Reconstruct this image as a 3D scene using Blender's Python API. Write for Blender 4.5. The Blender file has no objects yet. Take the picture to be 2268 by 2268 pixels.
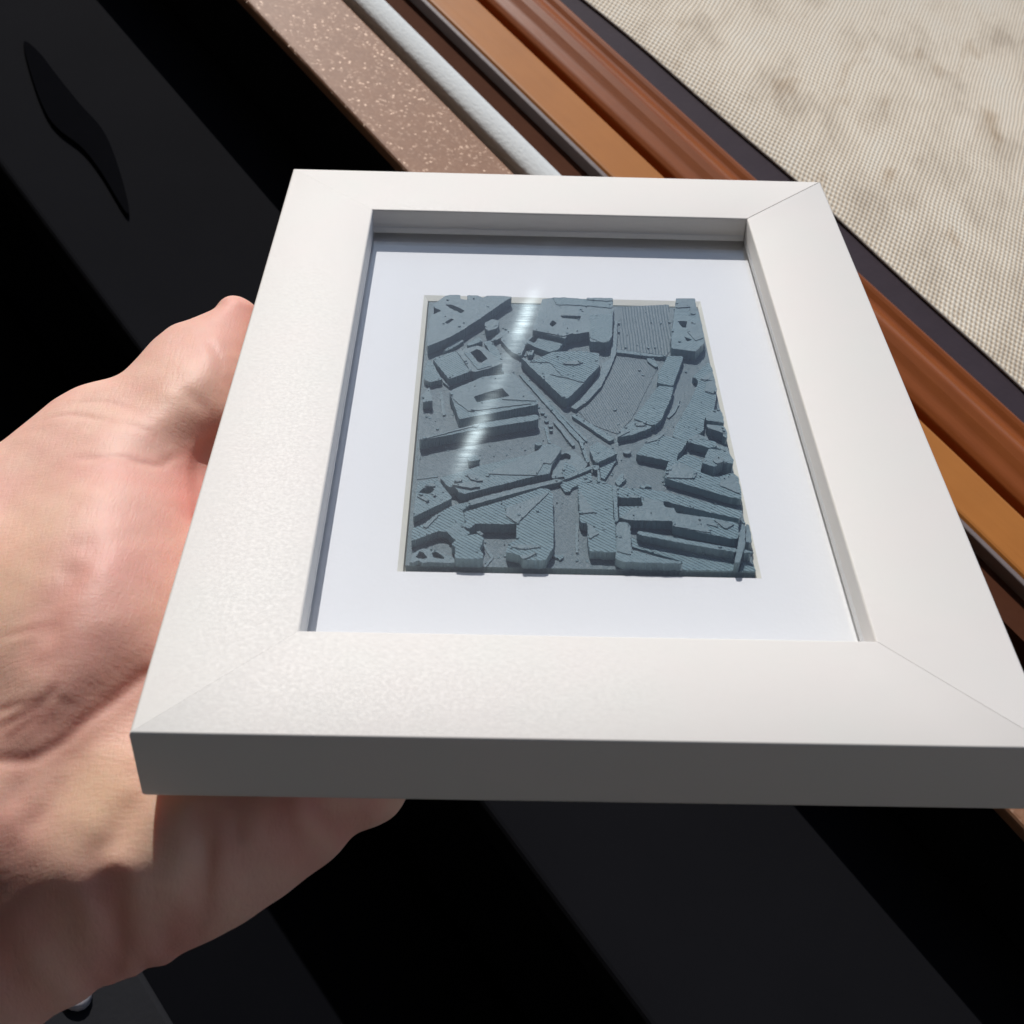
import bpy, bmesh, math, random
import numpy as np
from mathutils import Vector, Matrix
from mathutils.geometry import tessellate_polygon
random.seed(4)
sc = bpy.context.scene
COL = sc.collection

# ------------------------------------------------------------------ camera
cam_d = bpy.data.cameras.new('camera')
cam = bpy.data.objects.new('camera', cam_d); COL.objects.link(cam)
cam.matrix_world = Matrix(((0.975463, -0.170043, -0.139849, 0.0211143),
                           (0.047785, 0.783579, -0.619451, -0.0909006),
                           (0.214916, 0.597569, 0.772478, 0.1778013),
                           (0, 0, 0, 1)))
cam_d.sensor_width = 36.0
cam_d.lens = 47.17
cam_d.clip_start = 0.01
cam_d.clip_end = 60.0
cam_d.dof.use_dof = True
cam_d.dof.focus_distance = 0.275
cam_d.dof.aperture_fstop = 48.0
sc.camera = cam

# ------------------------------------------------------------------ sky + sun
SUN = Vector((-0.25507, 0.81033, 0.52755)).normalized()
w = bpy.data.worlds.new('World'); sc.world = w; w.use_nodes = True
nt = w.node_tree; nt.nodes.clear()
sky = nt.nodes.new('ShaderNodeTexSky'); sky.sky_type = 'NISHITA'; sky.sun_disc = False; sky.ozone_density = 3.0; sky.dust_density = 0.5
sky.sun_elevation = math.asin(SUN.z)
sky.sun_rotation = math.atan2(SUN.x, SUN.y)
bg = nt.nodes.new('ShaderNodeBackground'); bg.inputs['Strength'].default_value = SKY_STRENGTH = 0.085
wo = nt.nodes.new('ShaderNodeOutputWorld')
nt.links.new(sky.outputs[0], bg.inputs[0]); nt.links.new(bg.outputs[0], wo.inputs[0])
sd = bpy.data.lights.new('sun', 'SUN'); sd.energy = 3.6; sd.angle = math.radians(0.5); sd.color = (1.0, 0.955, 0.905)
so = bpy.data.objects.new('sun', sd); COL.objects.link(so)
so.rotation_euler = SUN.to_track_quat('Z', 'Y').to_euler()
so.location = (0, 0.5, 1)
sc.view_settings.view_transform = 'Standard'
sc.view_settings.look = 'None'
sc.view_settings.exposure = 0.0
sc.view_settings.gamma = 1.0

# ------------------------------------------------------------------ constants (millimetres in the picture frame's own axes)
Q = Matrix(((0.98119196, 0.0, -0.19303453), (0.04396185, 0.97372177, 0.22345752), (0.18796193, -0.22774088, 0.95540798)))
Wd, Ht, RAIL, LIP, THICK, MATZ = 133.0, 187.75, 21.64, 6.03, 14.57, 7.63
MX0, MX1, MY0, MY1 = 35.03, 98.0, 44.45, 139.32

# ------------------------------------------------------------------ material helpers
class M:
    def __init__(s, name):
        s.m = bpy.data.materials.new(name); s.m.use_nodes = True
        s.t = s.m.node_tree; s.b = s.t.nodes['Principled BSDF']; s.out = s.t.nodes['Material Output']
    def n(s, typ, **kw):
        x = s.t.nodes.new(typ)
        for k, v in kw.items():
            if hasattr(x, k): setattr(x, k, v)
            else: x.inputs[k.replace('_', ' ')].default_value = v
        return x
    def l(s, a, b): s.t.links.new(a, b)
    def set(s, **kw):
        for k, v in kw.items(): s.b.inputs[k.replace('_', ' ')].default_value = v
        return s
    def coord(s, scale=(1, 1, 1), rot=(0, 0, 0)):
        c = s.n('ShaderNodeTexCoord'); mp = s.n('ShaderNodeMapping')
        mp.inputs['Scale'].default_value = scale; mp.inputs['Rotation'].default_value = rot
        s.l(c.outputs['Object'], mp.inputs['Vector']); return mp.outputs[0]
    def noise(s, vec, scale, detail=4, rough=0.55, dist=0.0):
        x = s.n('ShaderNodeTexNoise'); x.inputs['Scale'].default_value = scale; x.inputs['Detail'].default_value = detail
        x.inputs['Roughness'].default_value = rough; x.inputs['Distortion'].default_value = dist
        if vec is not None: s.l(vec, x.inputs['Vector'])
        return x.outputs['Fac']
    def ramp(s, fac, stops):
        r = s.n('ShaderNodeValToRGB'); e = r.color_ramp.elements
        while len(e) < len(stops): e.new(0.5)
        for el, (p, c) in zip(e, stops):
            el.position = p; el.color = (*c, 1) if not isinstance(c, (int, float)) else (c, c, c, 1)
        s.l(fac, r.inputs[0]); return r.outputs[0]
    def math(s, op, a, b=None, c=None):
        x = s.n('ShaderNodeMath'); x.operation = op
        for i, v in enumerate((a, b, c)):
            if v is None: continue
            if isinstance(v, (int, float)): x.inputs[i].default_value = v
            else: s.l(v, x.inputs[i])
        return x.outputs[0]
    def bump(s, h, strength, dist, prev=None):
        x = s.n('ShaderNodeBump'); x.inputs['Strength'].default_value = strength; x.inputs['Distance'].default_value = dist
        s.l(h, x.inputs['Height'])
        if prev is not None: s.l(prev, x.inputs['Normal'])
        return x.outputs[0]
    def mix(s, fac, a, b, mode='MIX'):
        x = s.n('ShaderNodeMix'); x.data_type = 'RGBA'; x.blend_type = mode
        if isinstance(fac, (int, float)): x.inputs[0].default_value = fac
        else: s.l(fac, x.inputs[0])
        for i, v in ((6, a), (7, b)):
            if isinstance(v, tuple): x.inputs[i].default_value = (*v, 1)
            else: s.l(v, x.inputs[i])
        return x.outputs[2]

def lines(m, dx, dy, pitch_mm):
    """0..1 sine ridges across direction (dx,dy) of the object's own plan"""
    c = m.n('ShaderNodeTexCoord'); sp = m.n('ShaderNodeSeparateXYZ'); m.l(c.outputs['Object'], sp.inputs[0])
    a = m.math('MULTIPLY', sp.outputs[0], dx * 1000 / pitch_mm * 2 * math.pi)
    b = m.math('MULTIPLY', sp.outputs[1], dy * 1000 / pitch_mm * 2 * math.pi)
    wob = m.math('MULTIPLY', m.noise(c.outputs['Object'], 260, 2), 3.0)
    s_ = m.math('SINE', m.math('ADD', m.math('ADD', a, b), wob))
    return m.math('MULTIPLY_ADD', s_, 0.5, 0.5)

# ------------------------------------------------------------------ materials
def mat_frame():
    m = M('white_foil'); v = m.coord()
    n1 = m.noise(v, 55, 3); n2 = m.noise(v, 1500, 3, 0.6)
    c = m.mix(m.ramp(n1, [(0.35, 0.0), (0.7, 1.0)]), (0.745, 0.715, 0.69), (0.73, 0.72, 0.69))
    m.l(c, m.b.inputs['Base Color'])
    m.l(m.ramp(n2, [(0.3, 0.50), (0.7, 0.64)]), m.b.inputs['Roughness'])
    m.set(Specular_IOR_Level=0.5)
    sv = m.coord((1, 0.45, 1), (0, 0, 0.4))
    b1 = m.bump(m.noise(sv, 2600, 3, 0.65), 0.10, 0.00010)
    m.l(m.bump(m.noise(v, 70, 2), 0.18, 0.0004, b1), m.b.inputs['Normal'])
    return m.m
def mat_paper():
    m = M('mat_paper'); v = m.coord()
    n1 = m.noise(v, 70, 3)
    sp = m.n('ShaderNodeTexVoronoi'); sp.inputs['Scale'].default_value = 160; sp.inputs['Randomness'].default_value = 1; m.l(v, sp.inputs['Vector'])
    speck = m.ramp(sp.outputs['Distance'], [(0.035, 1.0), (0.06, 0.0)])
    gate = m.ramp(m.noise(v, 45, 1), [(0.60, 0.0), (0.68, 1.0)])
    c = m.mix(n1, (0.90, 0.885, 0.855), (0.92, 0.905, 0.87))
    c = m.mix(m.math('MULTIPLY', m.math('MULTIPLY', speck, gate), 0.6), c, (0.25, 0.27, 0.30))
    m.l(c, m.b.inputs['Base Color']); m.set(Roughness=0.75, Specular_IOR_Level=0.25)
    m.l(m.bump(m.noise(v, 1100, 4, 0.6), 0.4, 0.00012), m.b.inputs['Normal'])
    return m.m
def mat_core():
    m = M('mat_core'); v = m.coord()
    m.l(m.mix(m.noise(v, 400, 3), (0.78, 0.75, 0.62), (0.86, 0.83, 0.72)), m.b.inputs['Base Color']); m.set(Roughness=0.9)
    return m.m
def PATCH(m):
    # two scuffed patches of the pane, where the wiping scratches are densest (object metres from the frame's middle)
    c = m.n('ShaderNodeTexCoord'); out = None
    for (x, y, r, a) in ((-0.009, 0.031, 0.0085, 1.0), (-0.0175, -0.0145, 0.009, 0.75), (-0.012, 0.008, 0.014, 0.22)):
        d = m.n('ShaderNodeVectorMath'); d.operation = 'DISTANCE'; m.l(c.outputs['Object'], d.inputs[0]); d.inputs[1].default_value = (x, y, 0.0100)
        g = m.math('MULTIPLY', m.math('POWER', 2.718, m.math('MULTIPLY', m.math('POWER', m.math('DIVIDE', d.outputs['Value'], r), 2.0), -1.0)), a)
        out = g if out is None else m.math('ADD', out, g)
    return m.math('MAXIMUM', out, 0.012)
def mat_glass():
    m = M('clear_glass'); m.t.nodes.remove(m.b)
    lw = m.n('ShaderNodeLayerWeight'); lw.inputs['Blend'].default_value = 0.5
    fac = m.math('MULTIPLY_ADD', m.math('POWER', lw.outputs['Facing'], 5.0), 0.9, 0.03)
    tr = m.n('ShaderNodeBsdfTransparent'); tr.inputs[0].default_value = (0.955, 0.966, 0.985, 1)
    gl = m.n('ShaderNodeBsdfAnisotropic'); gl.inputs['Roughness'].default_value = 0.02; gl.inputs[0].default_value = (1, 1, 1, 1)
    mx = m.n('ShaderNodeMixShader'); m.l(fac, mx.inputs[0]); m.l(tr.outputs[0], mx.inputs[1]); m.l(gl.outputs[0], mx.inputs[2])
    # fine wiping scratches that smear the sun into one streak
    v = m.coord((1.0, 1.0, 1.0), (0, 0, 0.63))
    sv = m.coord((0.25, 4.0, 1.0), (0, 0, 0.63))
    sc_ = m.n('ShaderNodeBsdfAnisotropic'); sc_.inputs['Roughness'].default_value = 0.30; sc_.inputs['Anisotropy'].default_value = 0.97
    sc_.inputs[0].default_value = (0.75, 0.93, 1.0, 1)
    tg = m.n('ShaderNodeCombineXYZ'); tg.inputs[0].default_value = 0.8062; tg.inputs[1].default_value = -0.5916
    vt = m.n('ShaderNodeVectorTransform'); vt.vector_type = 'VECTOR'; vt.convert_from = 'OBJECT'; vt.convert_to = 'WORLD'
    m.l(tg.outputs[0], vt.inputs[0]); m.l(vt.outputs[0], sc_.inputs['Tangent'])
    wear = m.math('MULTIPLY', m.ramp(m.noise(sv, 420, 3, 0.7), [(0.38, 0.12), (0.78, 1.0)]), PATCH(m))
    m2 = m.n('ShaderNodeMixShader'); m.l(m.math('MULTIPLY', wear, 0.013), m2.inputs[0]); m.l(mx.outputs[0], m2.inputs[1]); m.l(sc_.outputs[0], m2.inputs[2])
    m.l(m2.outputs[0], m.out.inputs[0])
    return m.m
def mat_print(key):
    m = M('grey_print_' + key); v = m.coord()
    n1 = m.noise(v, 160, 4, 0.6); K = {'c': 1.7, 'b': 1.5, 'a': 1.25, 's': 0.92}.get(key, 0.88)  # roof keys are lighter: top-surface gloss painted into the base colour
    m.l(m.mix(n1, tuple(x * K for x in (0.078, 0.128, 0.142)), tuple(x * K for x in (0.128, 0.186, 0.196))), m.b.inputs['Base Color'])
    m.set(Roughness=0.45, Specular_IOR_Level=0.35)
    cfg = {'a': (0.7, 0.7, 0.42, 0.25), 'b': (0.7, 0.7, 0.55, 0.55), 'c': (0.62, 0.78, 0.66, 0.95), 'l': (1, 0, 0.66, 0.45), 'm': (0.95, 0.3, 0.5, 0.3), 's': (0.7, 0.7, 0.60, 0.30)}[key]
    b = m.bump(lines(m, cfg[0], cfg[1], cfg[2]), cfg[3], 0.00020)
    b = m.bump(m.noise(v, 1100, 4, 0.7), 1.0, 0.00026, b)
    m.l(m.bump(m.noise(v, 230, 2), 0.35, 0.00025, b), m.b.inputs['Normal'])
    return m.m
def mat_skin():
    m = M('skin'); v = m.coord()
    tone = m.n('ShaderNodeAttribute'); tone.attribute_name = 'tone'
    sep = m.n('ShaderNodeSeparateColor'); m.l(tone.outputs['Color'], sep.inputs[0])
    n1 = m.noise(v, 60, 4, 0.6); n2 = m.noise(v, 260, 4, 0.6)
    c = m.mix(m.ramp(n1, [(0.35, 0.0), (0.68, 1.0)]), (0.88, 0.57, 0.45), (0.85, 0.46, 0.385))
    c = m.mix(sep.outputs[0], c, (0.76, 0.33, 0.28))
    c = m.mix(sep.outputs[1], c, (0.96, 0.67, 0.43))
    c = m.mix(m.math('MULTIPLY', n2, 0.35), c, (0.60, 0.32, 0.25))
    m.l(c, m.b.inputs['Base Color'])
    m.set(Roughness=0.52, Specular_IOR_Level=0.36, Subsurface_Weight=0.5, Subsurface_Scale=0.0035)
    m.b.inputs['Subsurface Radius'].default_value = (1.0, 0.36, 0.2)
    lv = m.coord((1.6, 0.28, 0.5), (0.3, 0, -0.18)); lw = m.coord((0.35, 1.7, 0.8), (0.0, 0, 0.35))
    b = m.bump(m.ramp(m.noise(lv, 900, 2, 0.5, 0.3), [(0.36, 0.0), (0.52, 1.0)]), 0.14, 0.00016)
    b = m.bump(m.ramp(m.noise(lw, 850, 2, 0.5, 0.3), [(0.36, 0.0), (0.62, 1.0)]), 0.10, 0.00016, b)
    vo = m.n('ShaderNodeTexVoronoi'); vo.inputs['Scale'].default_value = 1400; m.l(v, vo.inputs['Vector'])
    b = m.bump(vo.outputs['Distance'], 0.2, 0.0001, b)
    b = m.bump(m.noise(v, 2400, 3, 0.7), 0.35, 0.00012, b)
    b = m.bump(m.noise(v, 160, 2), 0.10, 0.0004, b)
    m.l(b, m.b.inputs['Normal'])
    return m.m
def mat_nail():
    m = M('nail'); m.set(Base_Color=(0.72, 0.42, 0.36, 1), Roughness=0.3); return m.m
def mat_flake(name, base, flake, amount):
    m = M(name); v = m.coord()
    m.l(m.mix(m.noise(v, 120, 4, 0.65), tuple(c * 0.82 for c in base), tuple(min(1, c * 1.15) for c in base)), m.b.inputs['Base Color'])
    m.set(Roughness=0.55, Specular_IOR_Level=0.35)
    vo = m.n('ShaderNodeTexVoronoi'); vo.inputs['Scale'].default_value = 1300; m.l(v, vo.inputs['Vector'])
    sb = m.n('ShaderNodeVectorMath'); sb.operation = 'SUBTRACT'; m.l(vo.outputs['Color'], sb.inputs[0]); sb.inputs[1].default_value = (0.5, 0.5, 0.5)
    scl = m.n('ShaderNodeVectorMath'); scl.operation = 'SCALE'; m.l(sb.outputs[0], scl.inputs[0]); scl.inputs['Scale'].default_value = 1.1
    ge = m.n('ShaderNodeNewGeometry'); ad = m.n('ShaderNodeVectorMath'); m.l(ge.outputs['Normal'], ad.inputs[0]); m.l(scl.outputs[0], ad.inputs[1])
    nn = m.n('ShaderNodeVectorMath'); nn.operation = 'NORMALIZE'; m.l(ad.outputs[0], nn.inputs[0])
    g = m.n('ShaderNodeBsdfAnisotropic'); g.inputs['Roughness'].default_value = 0.36; g.inputs[0].default_value = (*flake, 1); m.l(nn.outputs[0], g.inputs['Normal'])
    mx = m.n('ShaderNodeMixShader'); mx.inputs[0].default_value = amount
    m.l(m.b.outputs[0], mx.inputs[1]); m.l(g.outputs[0], mx.inputs[2]); m.l(mx.outputs[0], m.out.inputs[0])
    return m.m
def mat_wood(name, a, b, rough=0.4):
    m = M(name); v = m.coord((1.0, 0.10, 1.0))
    n = m.noise(v, 260, 4, 0.6, 0.4)
    c = m.mix(n, a, b); c = m.mix(m.math('MULTIPLY', m.noise(m.coord(), 60, 3), 0.5), c, tuple(x * 0.7 for x in a))
    m.l(c, m.b.inputs['Base Color']); m.set(Roughness=rough, Specular_IOR_Level=0.28)
    m.l(m.bump(n, 0.25, 0.0004), m.b.inputs['Normal'])
    return m.m
def mat_plain(name, a, b, rough, scale=80, bump=0.2, spec=0.5):
    m = M(name); v = m.coord()
    n = m.noise(v, scale, 4, 0.6)
    m.l(m.mix(n, a, b), m.b.inputs['Base Color']); m.set(Roughness=rough, Specular_IOR_Level=spec)
    m.l(m.bump(m.noise(v, scale * 6, 3), bump, 0.0005), m.b.inputs['Normal'])
    return m.m
def mat_pile():
    m = M('white_pile'); v = m.coord((1, 0.6, 1))
    n = m.noise(v, 700, 3, 0.6)
    m.l(m.mix(n, (0.72, 0.74, 0.72), (0.86, 0.88, 0.86)), m.b.inputs['Base Color']); m.set(Roughness=0.9)
    m.l(m.bump(n, 0.4, 0.0008), m.b.inputs['Normal']); return m.m
def mat_weave():
    m = M('woven_mesh'); PITCH = 2.7
    c = m.n('ShaderNodeTexCoord')
    def axis(ang, pitch, ph):
        sp = m.n('ShaderNodeSeparateXYZ'); m.l(c.outputs['Object'], sp.inputs[0])
        a = m.math('MULTIPLY', sp.outputs[0], math.cos(ang) * 1000 / pitch); b = m.math('MULTIPLY', sp.outputs[1], math.sin(ang) * 1000 / pitch)
        wob = m.math('MULTIPLY', m.noise(c.outputs['Object'], 25, 2), 1.6)
        return m.math('ADD', m.math('ADD', a, b), m.math('ADD', wob, ph))
    u = axis(WEAVE_A, 1.75, 0); vv = axis(WEAVE_B, PITCH, 0)
    sh = m.math('MULTIPLY', m.math('FLOOR', vv), 0.0)
    fu = m.math('SINE', m.math('MULTIPLY', m.math('ADD', u, sh), 2 * math.pi)); fv = m.math('SINE', m.math('MULTIPLY', vv, 2 * math.pi))
    h = m.math('MULTIPLY_ADD', m.math('ADD', m.math('MULTIPLY', fu, 1.15), fv), 0.23, 0.5)
    mp = m.n('ShaderNodeMapping'); mp.vector_type = 'TEXTURE'; mp.inputs['Rotation'].default_value = (0, 0, 0.64); mp.inputs['Scale'].default_value = (2.1, 1, 1)
    m.l(c.outputs['Object'], mp.inputs['Vector'])
    blot = m.noise(mp.outputs[0], 48, 5, 0.62)
    col = m.ramp(blot, [(0.30, (0.70, 0.61, 0.49)), (0.42, (0.85, 0.76, 0.62)), (0.55, (0.96, 0.87, 0.72)), (0.75, (0.97, 0.91, 0.78))])
    hole = m.ramp(h, [(0.22, (0.56, 0.48, 0.40)), (0.58, (1, 1, 1))])
    spots = m.ramp(m.noise(mp.outputs[0], 60, 2, 0.4), [(0.64, (1, 1, 1)), (0.76, (0.80, 0.74, 0.68))])
    col = m.mix(1.0, m.mix(1.0, col, hole, 'MULTIPLY'), spots, 'MULTIPLY')
    m.l(col, m.b.inputs['Base Color']); m.set(Roughness=0.85, Specular_IOR_Level=0.2)
    m.l(m.bump(h, 0.7, 0.0005), m.b.inputs['Normal']); return m.m
WEAVE_A, WEAVE_B = math.radians(120), math.radians(22)

# ------------------------------------------------------------------ object helpers
def link(o, parent=None):
    COL.objects.link(o)
    if parent is not None: o.parent = parent
    return o
def tag(o, label=None, cat=None, group=None, kind=None):
    if label: o['label'] = label
    if cat: o['category'] = cat
    if group: o['group'] = group
    if kind: o['kind'] = kind
    return o
def mesh_obj(name, verts, faces, mat, parent=None, smooth=False, matids=None):
    me = bpy.data.meshes.new(name); me.from_pydata([tuple(v) for v in verts], [], faces); me.update()
    for mm in (mat if isinstance(mat, list) else [mat]): me.materials.append(mm)
    if smooth: me.polygons.foreach_set('use_smooth', [True] * len(me.polygons))
    return link(bpy.data.objects.new(name, me), parent)
def frame_empty(name, origin):
    """an Empty lying in the tilted axes of the held frame; origin in its millimetres"""
    e = bpy.data.objects.new(name, None); e.empty_display_size = 0.01
    e.matrix_world = Matrix.Translation(Q @ Vector(origin) * 0.001) @ Q.to_4x4()
    e['_o'] = origin; COL.objects.link(e); return e
def loc(parent, p):  # frame millimetres -> parent's local metres
    o = parent['_o']; return ((p[0] - o[0]) * .001, (p[1] - o[1]) * .001, (p[2] - o[2]) * .001)
def bevel(o, width, seg=2, angle=30):
    b = o.modifiers.new('bevel', 'BEVEL'); b.width = width; b.segments = seg; b.limit_method = 'ANGLE'; b.angle_limit = math.radians(angle)
    return o
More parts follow.
